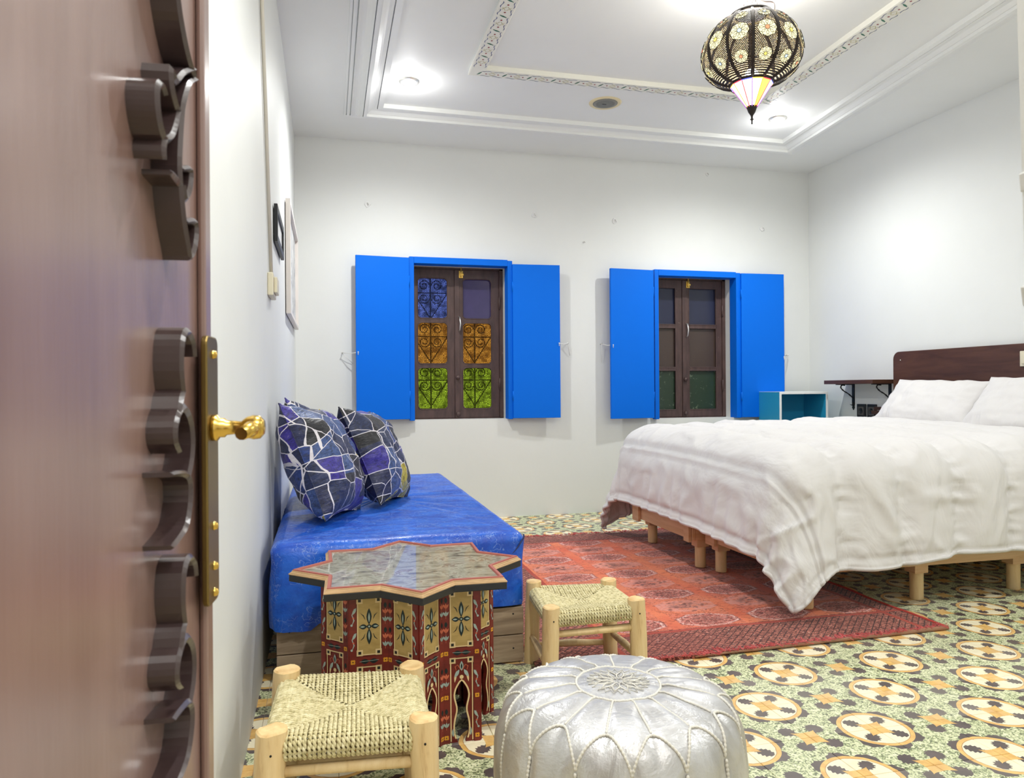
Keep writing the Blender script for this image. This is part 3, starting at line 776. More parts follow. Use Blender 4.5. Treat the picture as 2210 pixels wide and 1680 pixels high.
# flower windows on every panel
def flower(a, z, rad, ci, nm='flower_window'):
    # centre on the shell
    js = min(range(len(GPs)), key=lambda j: abs(GPs[j][1]-z)); r = GPs[js][0]
    j0, j1 = max(js-1, 0), min(js+1, len(GPs)-1)
    tz = Vector((GPs[j1][0]-GPs[j0][0], 0, GPs[j1][1]-GPs[j0][1])).normalized()
    er = Vector((cos(a), sin(a), 0)); et = Vector((-sin(a), cos(a), 0))
    up = (er*tz.x+Vector((0, 0, tz.z))); nn = et.cross(up).normalized()
    if nn.dot(er) < 0: nn = -nn
    c = Vector((LX, LY, 0))+er*(r+0.001)+Vector((0, 0, GPs[js][1]))+nn*0.0015
    fl = MB()
    n = 8
    P3 = lambda x_, y_, h_=0.0: c+et*x_+up*y_+nn*(h_-((x_*x_+y_*y_))*2.2)
    N_ = 48; rim_ = []
    for q in range(N_):
        w0 = 2*pi*q/N_; rr = rad*(0.90+0.10*abs(cos(w0*n/2)))
        rim_.append((rr*cos(w0), rr*sin(w0)))
    mid_ = [(x_*0.5, y_*0.5) for x_, y_ in rim_]
    fl.add([P3(*p) for p in rim_]+[P3(*p) for p in mid_]+[P3(0, 0)], [(q, (q+1) % N_, N_+(q+1) % N_, N_+q) for q in range(N_)]+[(N_+q, N_+(q+1) % N_, 2*N_) for q in range(N_)], 0)
    fl.add([c+et*(rad*0.20*cos(2*pi*k/10))+up*(rad*0.20*sin(2*pi*k/10))+nn*0.0016 for k in range(10)], [list(range(10))], 1+ci)
    fl.tube([c+et*(rad*0.22*cos(2*pi*k/10))+up*(rad*0.22*sin(2*pi*k/10))+nn*0.0012 for k in range(10)], 0.0010, 4, mi=4, closed=True)
    for k in range(n):                                # interlaced leading
        for sg in (-1, 1):
            w0 = 2*pi*(k+0.5)/n; arc = []
            for q in range(8):
                t = q/7; ang = w0+sg*sin(pi*t)*0.62; rr = rad*(0.22+0.75*t)
                arc.append(P3(rr*cos(ang), rr*sin(ang), 0.0008))
            fl.tube(arc, 0.00075, 4, mi=4)
    fl.tube([P3(*p, 0.0002) for p in rim_[::2]], 0.0010, 4, mi=4, closed=True)
    return obj(nm, fl, FM, lan)
FM = [litglass('pale_lit_glass', (0.90, 0.84, 0.52), 0.62), litglass('yellow_lit_glass', (1.0, 0.72, 0.12), 1.0), litglass('blue_lit_glass', (0.45, 0.68, 1.0), 1.0), litglass('red_lit_glass', (1.0, 0.25, 0.12), 0.9), m_bronze]
random.seed(9)
for k in range(NP):
    a = 2*pi*(k+0.5)/NP
    flower(a, 2.315, 0.038, k % 3); flower(a, 2.232, 0.027, (k+1) % 3); flower(a, 2.398, 0.026, (k+2) % 3)
cone_c = [((1.0, 0.96, 0.90), 2.6), ((1.0, 0.90, 0.70), 1.6), ((1.0, 0.95, 0.92), 2.6), ((1.0, 0.68, 0.10), 1.2), ((1.0, 0.96, 0.92), 2.4), ((0.93, 0.80, 1.0), 1.6)]
for k in range(12):
    a0, a1 = 2*pi*k/12, 2*pi*(k+1)/12; c_, es_ = cone_c[k % 6]
    mb = MB(); q = lambda a, r, z: (LX+r*cos(a), LY+r*sin(a), z)
    mb.add([q(a0, 0.084, 2.178), q(a1, 0.084, 2.178), q(a1, 0.020, 2.084), q(a0, 0.020, 2.084)], [(0, 1, 2, 3)])
    obj('glass_panel', mb, mat('lit_cone_glass_%d' % (k % 6), c_, 0.3, emit=c_, es=es_), lan)
    lead = MB().tube([q(a0, 0.085, 2.179), q(a0, 0.0205, 2.083)], 0.0022, 5)
    obj('lead_strip', lead, litglass(['amber_lead', 'red_lead', 'violet_lead'][k % 3], [(1.0, 0.55, 0.08), (0.75, 0.12, 0.14), (0.42, 0.16, 0.65)][k % 3], 0.5), lan)
    band = MB(); band.add([q(a0, 0.0868, 2.186), q(a1, 0.0868, 2.186), q(a1, 0.0848, 2.172), q(a0, 0.0848, 2.172)], [(0, 1, 2, 3)])
    obj('coloured_band', band, litglass(['red_band', 'blue_band', 'amber_band'][k % 3], [(0.9, 0.05, 0.08), (0.10, 0.12, 0.85), (1.0, 0.6, 0.05)][k % 3], 1.1), lan)
obj('finial', MB().lathe([(0.0225, 2.094), (0.021, 2.090), (0.014, 2.070), (0.006, 2.058), (0.004, 2.052), (0.004, 2.044), (0.0075, 2.041), (0.003, 2.037), (0.0025, 2.028), (0.0035, 2.024), (0.0, 2.019)], 20, (LX, LY, -0.007)), m_bronze, lan)
obj('bulb', MB().lathe([(0, -0.03), (0.02, -0.022), (0.03, 0.0), (0.02, 0.022), (0.0, 0.03)], 16, (LX, LY, 2.215)), mat('lantern_bulb', (1, 1, 1), emit=(1, 0.93, 0.8), es=20), lan)
def chain(p0, p1, nm='chain'):
    mb = MB(); p0, p1 = Vector(p0), Vector(p1); d = (p1-p0); L = d.length; d.normalize(); n = max(2, int(L/0.019)); s_ = Vector((1, 0, 0)) if abs(d.x) < 0.8 else Vector((0, 1, 0))
    a = d.cross(s_).normalized(); b_ = d.cross(a)
    for i in range(n):
        c = p0+d*(L*(i+0.5)/n); e = a if i % 2 else b_
        mb.tube([c+d*(0.0125*cos(2*pi*k/10))+e*(0.0055*sin(2*pi*k/10)) for k in range(10)], 0.0013, 4, closed=True)
    return obj(nm, mb, m_bronze, lan)
for k in range(3):
    a = 2*pi*k/3+0.6; chain((LX+0.07*cos(a), LY+0.07*sin(a), 2.470), (LX, LY, 2.540))
chain((LX, LY, 2.537), (LX, LY, CZ-0.012))
obj('cable', MB().tube(smooth_pts([(LX+0.008, LY, CZ-0.01), (LX+0.012, LY, 2.560), (LX+0.045, LY-0.01, 2.527), (LX+0.095, LY-0.01, 2.528), (LX+0.103, LY-0.01, 2.500), (LX+0.088, LY, 2.468)], 5), 0.0028, 6), mat('dark_cable', lin(70, 60, 55), 0.5), lan)
obj('canopy', MB().lathe([(0.0, -0.030), (0.012, -0.028), (0.018, -0.018), (0.045, -0.008), (0.048, 0.0)], 24, (LX, LY, CZ)), m_bronze, lan)

# ------------------------------------------------------------------ rug
RX0, RX1, RY0, RY1 = 0.66, 2.262, 2.285, 4.39
def rugf(nt, b):
    P = coords(nt); x, y, z = sep(nt, P)
    wob = (noi(nt, P, 18, 2)-0.5)*0.02; X = x+wob; Y = y+wob
    n1 = noi(nt, P, 2.2, 4, 0.6); n2 = noi(nt, P, 26, 5, 0.75, (1, 1.6, 1), 0.8); n3 = noi(nt, P, 110, 3, 0.7)
    vv = vor(nt, comb(nt, X*1.0, Y*1.5, 0.0), 34, 'F1', 0.8); vd = S(nt, vv.outputs['Distance'])
    base = mixc(nt, n1.sm(0.35, 0.65), lin(220, 104, 74), lin(236, 136, 94))
    base = mixc(nt, n2.sm(0.50, 0.66)*0.7, base, lin(150, 48, 38))
    pinkd = mixc(nt, vd.sm(0.20, 0.45), lin(104, 52, 46), lin(222, 150, 136))
    u = (X-1.13)/0.315; v = (Y-2.63)/0.375
    def gul(u, v, ox, oy):
        uu = u+ox; vv_ = v+oy
        du = (uu-uu.rd()).ab()*0.315; dv = (vv_-vv_.rd()).ab()*0.375
        return (du/0.128).mx(dv/0.076).mx((du/0.128+dv/0.076)*0.70), du, dv
    g1, du, dv = gul(u, v, 0.0, 0.0); g2, du2, dv2 = gul(u, v, 0.0, 0.5)
    colm = ((u-u.rd()).ab()*0.315).lt(0.132)
    fld = x.gt(0.97-0.66+0.66)*(x.lt(2.16))*(y.gt(2.55))*(y.lt(4.17))
    c = base
    n4 = noi(nt, P, 70, 4, 0.75, (1, 1.8, 1), 1.0)
    scr = n4.lt(0.44)
    c = mixc(nt, colm*n4.sm(0.50, 0.60)*0.7, c, lin(224, 142, 122))
    c = mixc(nt, colm*scr*0.75, c, lin(112, 50, 42))
    c = mixc(nt, g2.lt(1.0)*n2.sm(0.38, 0.5)*0.85, c, pinkd)
    c = mixc(nt, (1.0-g2.sm(0.2, 0.8))*n2.sm(0.45, 0.55)*0.8, c, lin(84, 40, 36))
    c = mixc(nt, g1.lt(1.0), c, mixc(nt, n4.sm(0.42, 0.56), lin(110, 46, 40), mixc(nt, n3.sm(0.4, 0.6), lin(206, 98, 84), lin(232, 168, 152))))
    c = mixc(nt, g1.lt(0.42)*n2.sm(0.45, 0.6)*0.7, c, lin(90, 44, 38))
    ringm = (g1-0.90).ab().lt(0.055)
    c = mixc(nt, ringm*n3.sm(0.40, 0.55), c, lin(236, 190, 180))
    # borders: lattice of little diamonds
    a = ((X+Y)*34.0); d = ((X-Y)*34.0)
    lat = ((a-a.rd()).ab().lt(0.10)).mx((d-d.rd()).ab().lt(0.10))
    bc = mixc(nt, n4.sm(0.44, 0.56), lin(100, 48, 42), lin(200, 124, 106))
    bc = mixc(nt, lat*n2.sm(0.35, 0.5), bc, lin(66, 34, 32))
    bc = mixc(nt, vd.lt(0.16)*n3.gt(0.5), bc, lin(240, 196, 180))
    c = mixc(nt, fld, bc, c)
    st = ((y-2.535).ab().lt(0.010)).mx((y-4.18).ab().lt(0.010)).mx((x-0.975).ab().lt(0.010)).mx((x-2.17).ab().lt(0.01))
    c = mixc(nt, st, c, lin(176, 70, 54))
    wear = noi(nt, P, 1.3, 3, 0.5)
    c = mixc(nt, wear.sm(0.45, 0.7)*0.3, c, lin(120, 46, 40))
    link(nt, c, b.inputs['Base Color'])
    link(nt, bump(nt, n3*0.6+n2*0.6, 0.6, 0.004), b.inputs['Normal'])
m_rug = mat('red_rug_pile', rough=0.95, spec=0.1, sheen=0.2, fn=rugf)
m_fringe = mat('pink_fringe', lin(214, 104, 104), 0.9)
rug = thing('rug', 'worn red orange patterned rug with pink fringe lying under the bed foot', 'rug', (0, 0, 0))
nu, nv = 60, 80
def rz(x, y):
    k = 0.008+0.0035*nz(x*3, y*3, 2)+0.003*nz(x*9, y*9, 5)
    f = max(0, 1-abs(y-RY0)/0.03); k += 0.006*f
    return k
mb = MB()
def rugp(i, j):
    x = RX0+(RX1-RX0)*i/(nu-1); y = RY0+(RY1-RY0)*j/(nv-1)
    y += (1-j/(nv-1))*(-0.018+0.024*(x-RX0))+0.004*nz(x*5, 1)+(j/(nv-1))*0.012*nz(x*4, 7)
    x += 0.006*nz(y*4, 3)
    return (x, y, max(0.005, rz(x, y)))
mb.grid(nu, nv, rugp)
# underside and side edge
bd = [rugp(i, 0) for i in range(nu)]+[rugp(nu-1, j) for j in range(1, nv)]+[rugp(i, nv-1) for i in range(nu-2, -1, -1)]+[rugp(0, j) for j in range(nv-2, 0, -1)]
n = len(bd); mb.add(bd+[(p[0], p[1], 0.001) for p in bd], [(i, (i+1) % n, (i+1) % n+n, i+n) for i in range(n)]+[list(range(n, 2*n))])
obj('pile', mb, m_rug, rug)
hem = [rugp(i, 0) for i in range(0, nu)]
mb = MB().tube([(x, y-0.004, 0.0085+0.002*nz(x*12, 3)) for x, y, z in hem[20:]], [0.0035+0.0055*k/len(hem[20:]) for k in range(len(hem[20:]))], 8)
obj('rolled_hem', mb, mat('jute_hem', lin(158, 118, 92), 0.9), rug)
random.seed(3); fr = MB()
for edge_, sgn in ((0, -1), (nv-1, 1)):
    for q in range(900):
        t = random.random()*(nu-1); i = int(t)
        p, p2 = rugp(i, edge_), rugp(min(i+1, nu-1), edge_); f = t-i
        x = p[0]*(1-f)+p2[0]*f; y = p[1]*(1-f)+p2[1]*f
        if edge_ == 0 and x < 0.9 and random.random() < 0.5: continue
        L = random.uniform(0.010, 0.030)*(1.3 if nz(x*9, edge_) > 0.1 else 0.8); an = random.uniform(-1.2, 1.2)
        dx, dy = sin(an)*L, cos(an)*L*(sgn if random.random() < (0.45 if edge_ == 0 else 0.75) else -sgn)
        w = 0.0012; z0 = 0.011 if edge_ == 0 else 0.009
        z0 += 0.004 if edge_ == 0 else 0
        fr.add([(x-w, y, z0), (x+w, y, z0), (x+dx+w*0.4, y+dy, z0+random.uniform(-0.002, 0.007)), (x+dx-w*0.4, y+dy, z0+random.uniform(-0.002, 0.007))], [(0, 1, 2, 3)])
for i in range(0, nv-1):
    pass
obj('fringe', fr, m_fringe, rug, kind='stuff')
sd = MB().tube([(rugp(nu-1, j)[0], rugp(nu-1, j)[1], rugp(nu-1, j)[2]) for j in range(0, nv, 2)], 0.006, 6)
obj('selvedge', sd, mat('red_selvedge', lin(190, 70, 60), 0.9), rug)

# ------------------------------------------------------------------ divan base, its blue covered mattress, cushions
m_pallet = mat('grey_brown_plank', rough=0.7, fn=grainy(lin(140, 120, 98), lin(190, 168, 142), 5, (1, 1, 9), 0.2))
dv = thing('divan', 'low divan base of rough grey brown planks along the left wall', 'divan', (-0.16, 2.4, 0))
random.seed(11)
for k, (z0, z1) in enumerate(((0.004, 0.093), (0.096, 0.187))):
    obj('plank', MB().box(-0.158, 0.636, 2.402, 2.422, z0, z1), m_pallet, dv, bevel=0.002)
    obj('plank', MB().box(0.614, 0.636, 2.423, 4.24, z0, z1), m_pallet, dv, bevel=0.002)
    obj('plank', MB().box(-0.158, -0.138, 2.423, 4.24, z0, z1), m_pallet, dv, bevel=0.002)
    obj('plank', MB().box(-0.137, 0.613, 4.22, 4.24, z0, z1), m_pallet, dv, bevel=0.002)
for x in (-0.13, 0.585):
    for y in (2.43, 3.3, 4.18): obj('post', MB().box(x, x+0.03, y, y+0.03, 0.0, 0.17), m_pallet, dv)
obj('deck', MB().box(-0.137, 0.613, 2.423, 4.219, 0.17, 0.188), m_pallet, dv)
ns = MB()
for p in ((-0.12, 2.4015, 0.165), (0.60, 2.4015, 0.165), (-0.12, 2.4015, 0.05), (0.60, 2.4015, 0.05)): ns.lathe([(0, -0.001), (0.003, 0), (0.003, 0.002)], 8, p, axis='Y')
obj('nail_heads', ns, m_iron, dv)
def bluef(nt, b):
    P = coords(nt); x, y, z = sep(nt, P)
    n = noi(nt, P, 7, 5, 0.65, (1, 2.2, 1), 0.6); n3 = noi(nt, P, 60, 4, 0.8)
    c = mixc(nt, n.sm(0.3, 0.7), lin(6, 66, 178), lin(30, 108, 222))
    c = mixc(nt, (n3.sm(0.5, 0.75))*0.2, c, lin(70, 130, 225))
    v = vor(nt, P, 26, 'DISTANCE_TO_EDGE', 1.0)
    P2 = nt.nodes.new('ShaderNodeMix'); P2.data_type = 'VECTOR'; P2.inputs[0].default_value = 0.08
    nt.links.new(P, P2.inputs[4])
    nn = nt.nodes.new('ShaderNodeTexNoise'); nn.inputs['Scale'].default_value = 22; nt.links.new(P, nn.inputs['Vector']); nt.links.new(nn.outputs[1], P2.inputs[5])
    v = vor(nt, P2.outputs[1], 48, 'DISTANCE_TO_EDGE', 1.0)
    crackle_glint = (S(nt, v.outputs['Distance'])).lt(0.030)*noi(nt, P, 14, 3).gt(0.50)
    c = mixc(nt, crackle_glint*0.40, c, lin(150, 178, 226))  # pale veins: crackle pattern together with glints painted into the colour
    link(nt, c, b.inputs['Base Color'])
    link(nt, bump(nt, n3*0.5+S(nt, v.outputs['Distance'])*0.8, 0.45, 0.003), b.inputs['Normal'])
    link(nt, n3.sm(0.3, 0.7)*0.25+0.28, b.inputs['Roughness'])
m_bluecloth = mat('blue_crackle_cloth', rough=0.4, coat=0.15, fn=bluef)
# cover: rounded box with hanging skirt, folds at its corners
cx0, cx1, cy0, cy1, ctop = -0.180, 0.648, 2.392, 4.262, 0.440
def cover_pt(a, t):
    """a: 0..1 around the outline, t: 0 hem .. 1 top centre"""
    pass
mb = MB(); NU, NVs = 200, 16
per = []
rc = 0.045
def outline(a):
    segs = []
    w, l = cx1-cx0-2*rc, cy1-cy0-2*rc; q = pi/2*rc
    tot = 2*w+2*l+4*q; s = a*tot
    for kind_, ln, c, a0, d, p in (('l', w, None, 0, (1, 0), (cx0+rc, cy0)), ('c', q, (cx1-rc, cy0+rc), -pi/2, 0, 0), ('l', l, None, 0, (0, 1), (cx1, cy0+rc)), ('c', q, (cx1-rc, cy1-rc), 0, 0, 0),
                                  ('l', w, None, 0, (-1, 0), (cx1-rc, cy1)), ('c', q, (cx0+rc, cy1-rc), pi/2, 0, 0), ('l', l, None, 0, (0, -1), (cx0, cy1-rc)), ('c', q, (cx0+rc, cy0+rc), pi, 0, 0)):
        if s <= ln+1e-9:
            if kind_ == 'l': return p[0]+d[0]*s, p[1]+d[1]*s, (d[1], -d[0]), 0
            b_ = a0+s/rc; return c[0]+rc*cos(b_), c[1]+rc*sin(b_), (cos(b_), sin(b_)), 1
        s -= ln
    return cx0+rc, cy0, (0, -1), 0
def cov(i, j):
    x, y, nn_, cor = outline(i/NU)
    if j < 10:                                    # skirt
        t = j/9; hem_z = 0.193+0.006*nz(x*6, y*6)-(0.022 if (x < -0.05 and y < 2.46) else 0)
        z = hem_z+(0.405-hem_z)*t
        fo = 0.006*nz(x*7, y*7, z*6)+0.004*nz(x*22, y*22, z*12)
        if y < 2.46 and x < 0.0: fo += 0.012*abs(sin((x+0.2)*46+z*14))*(1-t)
        if cor and y < 2.6: fo -= 0.010*(1-t)*abs(sin(atan2(nn_[1], nn_[0])*4))
        fo = min(fo, 0.010) if nn_[0] < -0.5 else fo
        return (x+nn_[0]*fo, y+nn_[1]*fo, z)
    t = (j-9)/6
    a = t*pi/2; r = 0.040
    ins = r*(1-cos(a)) if t < 1 else r; z = 0.400+r*sin(a)
    f = 0.004*nz(x*5, y*5, 1)
    return (x-nn_[0]*ins, y-nn_[1]*ins, z+f*t)
vs_ = [cov(i, j) for i in range(NU) for j in range(NVs)]
fs = [(i*NVs+j, ((i+1) % NU)*NVs+j, ((i+1) % NU)*NVs+j+1, i*NVs+j+1) for i in range(NU) for j in range(NVs-1)]
mb.add(vs_, fs, 0, True)
# top sheet, slightly wavy, closed by rings towards the middle
ringv = [cov(i, NVs-1) for i in range(NU)]
mxx, myy = (cx0+cx1)/2, (cy0+cy1)/2
rings = [ringv]
for k in range(1, 14):
    f = 1-k/13.5
    rings.append([(mxx+(p[0]-mxx)*f, myy+(p[1]-myy)*f, p[2]*1.0+0.006*nz(p[0]*3*f, p[1]*2*f, 4)*(1-f)+0.004*(1-f)) for p in ringv])
fs = []; V = [v for r in rings for v in r]
for k in range(13): fs += [(k*NU+i, k*NU+(i+1) % NU, (k+1)*NU+(i+1) % NU, (k+1)*NU+i) for i in range(NU)]
fs.append([13*NU+i for i in range(NU)])
mb.add(V, fs, 0, True)
mt = thing('divan_mattress', 'bright blue crackle patterned divan mattress cover along the left wall', 'mattress', (0.2, 2.4, 0.19))
obj('cover', mb, m_bluecloth, mt)
# piped seam down the front right corner
obj('corner_seam', MB().tube(smooth_pts([(0.560, 2.398, 0.345), (0.600, 2.396, 0.372), (0.636, 2.402, 0.415), (0.640, 2.410, 0.428)], 4), 0.0028, 6), mat('dark_blue_piping', lin(24, 40, 96), 0.5), mt)

def cushf(seed):
    def f(nt, b):
        x, y, z = sep(nt, coords(nt))
        P = comb(nt, x+seed*1.7, y*0.35, z+seed)
        v = vor(nt, P, 11.5, 'F1', 0.5); e = vor(nt, P, 11.5, 'DISTANCE_TO_EDGE', 0.5)
        e2 = vor(nt, comb(nt, x*0.7+z*0.5+seed, y*0.3, z*0.7-x*0.4), 6.0, 'DISTANCE_TO_EDGE', 0.8)
        wn_ = nt.nodes.new('ShaderNodeTexWhiteNoise'); nt.links.new(v.outputs['Position'], wn_.inputs['Vector'])
        c = ramp(nt, S(nt, wn_.outputs['Value']), [(0.0, lin(24, 34, 78)), (0.20, lin(20, 20, 26)), (0.36, lin(56, 44, 150)), (0.50, lin(28, 42, 84)), (0.62, lin(30, 60, 130)), (0.74, lin(26, 24, 34)), (0.80, lin(58, 84, 140)), (0.92, lin(206, 186, 44))], 'CONSTANT')
        n = noi(nt, P, 50, 6, 0.8, None, 1.5)
        c = mixc(nt, n.sm(0.55, 0.75)*0.4, c, lin(170, 160, 170))
        c = mixc(nt, (1.0-n.sm(0.38, 0.55))*0.7, c, (0.005, 0.005, 0.012))
        d = S(nt, e.outputs['Distance'])
        c = mixc(nt, (d.lt(0.017)).mx(S(nt, e2.outputs['Distance']).lt(0.006)), c, lin(228, 222, 226))
        link(nt, c, b.inputs['Base Color'])
        link(nt, bump(nt, noi(nt, coords(nt), 9, 5, 0.6, (1, 1, 3)), 0.5, 0.02), b.inputs['Normal'])
    return f
def pillow_mesh(w, h, d, mb, seed=0, pinch=0.10, wr=0.006, N=34):
    """w along local x, h along local z, thickness along local y"""
    for sgn in (-1, 1):
        def fn(i, j):
            u, v = -1+2*i/(N-1), -1+2*j/(N-1)
            t = ((1-abs(u)**2.6)*(1-abs(v)**2.6)); t = max(0, t)**0.55
            cx = 1-pinch*(1-abs(v)**2)*0.9*abs(u)**2; cz = 1-pinch*(1-abs(u)**2)*0.9*abs(v)**2
            x = u*w/2*cx; z = v*h/2*cz
            edge_ = max(abs(u), abs(v))
            y = sgn*d/2*t+wr*(nz(u*3+seed, v*3, sgn)+0.6*nz(u*8+seed, v*8, sgn*2))*min(1, t*2)
            # gathers running in from the corners
            y += sgn*wr*0.9*sin(atan2(v, u)*14+seed)*max(0, hypot(u, v)-0.75)*1.4*min(1, t*3)
            return (x, y, z)
        mb.grid(N, N, fn)
    return mb
def cushion(name, lab, cat, loc, M3, w, h, d, m, seed, group=None, ears=True, pinch=0.10, wr=0.006):
    mtx = Matrix.Translation(loc) @ M3.to_4x4()
    t = thing(name, lab, cat, M=mtx, group=group)
    mb = pillow_mesh(w, h, d, MB(), seed, pinch, wr)
    mb.v = [tuple(mtx @ Vector(v)) for v in mb.v]
    obj('cover', mb, m, t)
    sm_ = MB(); pts = []
    N = 40
    for side in range(4):
        for k in range(N):
            u = -1+2*k/N
            uv = [(u, -1), (1, u), (-u, 1), (-1, -u)][side]
            cx = 1-pinch*(1-abs(uv[1])**2)*0.9*abs(uv[0])**2; cz = 1-pinch*(1-abs(uv[0])**2)*0.9*abs(uv[1])**2
            pts.append(mtx @ Vector((uv[0]*w/2*cx, 0, uv[1]*h/2*cz)))
    sm_.tube(pts, 0.0028, 5, closed=True)
    obj('seam', sm_, m, t)
    return t
from mathutils import Euler
def basis(n, up=(0, 0, 1)):
    n = Vector(n).normalized(); up = Vector(up); x = n.cross(up).normalized()*1.0; z = x.cross(n).normalized()
    return Matrix((x, n, z)).transposed()
CM = [mat('geometric_print_%d' % k, rough=0.45, sheen=0.1, fn=cushf(k*3.1+0.7)) for k in range(3)]
cushion('cushion', 'large blue black and yellow geometric cushion nearest, leaning on the left wall', 'cushion', (-0.020, 2.90, 0.652), basis((0.88, -0.27, 0.40), (-0.05, 0.10, 1)), 0.42, 0.45, 0.225, CM[0], 0, 'geometric print cushions on the divan', wr=0.012)
cushion('cushion', 'geometric cushion peeking out behind the nearest one against the wall', 'cushion', (-0.062, 3.36, 0.660), basis((0.93, -0.10, 0.36), (0, 0.1, 1)), 0.42, 0.45, 0.17, CM[2], 7, 'geometric print cushions on the divan', wr=0.010)
cushion('cushion', 'right-hand navy and purple geometric cushion standing away from the wall', 'cushion', (0.195, 3.20, 0.642), basis((0.86, -0.30, 0.42), (-0.05, 0.10, 1)), 0.40, 0.43, 0.205, CM[1], 3, 'geometric print cushions on the divan', wr=0.012)

# ------------------------------------------------------------------ painted star table
TC = (0.218, 2.067); ROT = radians(179.5)
m_tred = mat('red_brown_lacquer', rough=0.45, fn=grainy(lin(104, 30, 25), lin(136, 46, 36), 8, (1, 1, 4), 0.1))
m_tblack = mat('black_lacquer', (0.012, 0.012, 0.013), 0.4)
m_twood = mat('pale_moulding_wood', rough=0.5, fn=grainy(lin(176, 140, 100), lin(216, 182, 138), 12, (1, 1, 6), 0.1))
m_trim_red = mat('pinkish_red_paint', lin(168, 92, 80), 0.5)
m_gold = mat('ochre_panel', rough=0.5, fn=grainy(lin(182, 152, 88), lin(208, 178, 112), 20, (1, 1, 3), 0.1))
PC = [mat('cream_line', lin(240, 214, 160), 0.5), mat('ink_green', lin(20, 40, 42), 0.5), mat('pale_blue_petal', lin(170, 188, 180), 0.5),
      mat('coral_petal', lin(222, 120, 86), 0.5), mat('marigold', lin(240, 168, 48), 0.5), m_tblack]
def star(R, ri, rot=ROT, c=TC):
    return [(c[0]+(R if k % 2 == 0 else ri)*cos(rot+k*pi/8), c[1]+(R if k % 2 == 0 else ri)*sin(rot+k*pi/8)) for k in range(16)]
tb = thing('star_table', 'hand painted red eight pointed star table with glass top', 'table', (TC[0], TC[1], 0))
obj('black_edge', MB().prism(star(0.322, 0.2435), 0.406, 0.424), m_tblack, tb, bevel=0.002, label='black painted lower edge')
rimm = MB()
def ringprof(prof):
    vs_ = []; 
    for (off, z) in prof: vs_ += [(x, y, z) for x, y in star(0.322-off, 0.2435-off*0.80)]
    fs = [(k*16+i, k*16+(i+1) % 16, (k+1)*16+(i+1) % 16, (k+1)*16+i) for k in range(len(prof)-1) for i in range(16)]
    return vs_, fs
v_, f_ = ringprof([(0.001, 0.424), (-0.001, 0.4245), (-0.001, 0.427), (0.002, 0.4275), (0.003, 0.430), (0.007, 0.431), (0.008, 0.4345), (0.010, 0.4350)])
rimm.add(v_, f_); obj('wooden_moulding', rimm, m_twood, tb)
rr_ = MB(); v_, f_ = ringprof([(0.010, 0.4350), (0.011, 0.4380), (0.021, 0.4380), (0.024, 0.4345), (0.024, 0.431)]); rr_.add(v_, f_)
obj('red_rim', rr_, m_trim_red, tb)
def ttop(nt, b):
    P = wpos(nt); n = noi(nt, P, 14, 5, 0.6, (1, 1.5, 1), 1.0); n2 = noi(nt, P, 50, 5, 0.75)
    c = ramp(nt, n, [(0.34, lin(96, 88, 72)), (0.43, lin(150, 146, 124)), (0.54, lin(184, 182, 162)), (0.60, lin(132, 112, 88)), (0.68, lin(186, 184, 166))])  # pale stops put the hazy reflection on the glass into the colour
    c = mixc(nt, n2.sm(0.6, 0.7)*0.5, c, lin(84, 66, 48))
    link(nt, c, b.inputs['Base Color'])
    b.inputs['Coat Weight'].default_value = 1.0; b.inputs['Coat Roughness'].default_value = 0.03
m_ttop = mat('painted_top_under_glass', rough=0.35, fn=ttop)
obj('glass_top', MB().prism(star(0.300, 0.2255), 0.420, 0.4335), m_ttop, tb, label='glass over a mottled olive painted top')
RB, RI, HB = 0.236, 0.180, 0.406
ft = MB()
for k in range(16):
    pass
def face_frame(k):
    s_ = star(RB, RI); a = Vector((*s_[k], 0)); b_ = Vector((*s_[(k+1) % 16], 0))
    if k % 2: a, b_ = b_, a                    # u runs from tip to valley
    d = (b_-a); Wd = d.length; d.normalize(); n = Vector((d.y, -d.x, 0))
    mid = (a+b_)/2-Vector((TC[0], TC[1], 0))
    if n.dot(mid) < 0: n = -n
    return a, d, n, Wd
def arch(cx, n=10):
    """keyhole opening, from bottom left up and over to bottom right (u, z)"""
    L = [(0.010, 0.0), (0.017, 0.020), (0.0185, 0.040), (0.016, 0.060), (0.0115, 0.078), (0.0115, 0.092), (0.0155, 0.108), (0.0175, 0.122), (0.014, 0.138), (0.006, 0.152), (0.0, 0.160)]
    L = smooth_pts(L, 2)
    return [(cx-a, b_) for a, b_ in L]+[(cx+a, b_) for a, b_ in L[::-1][1:]]
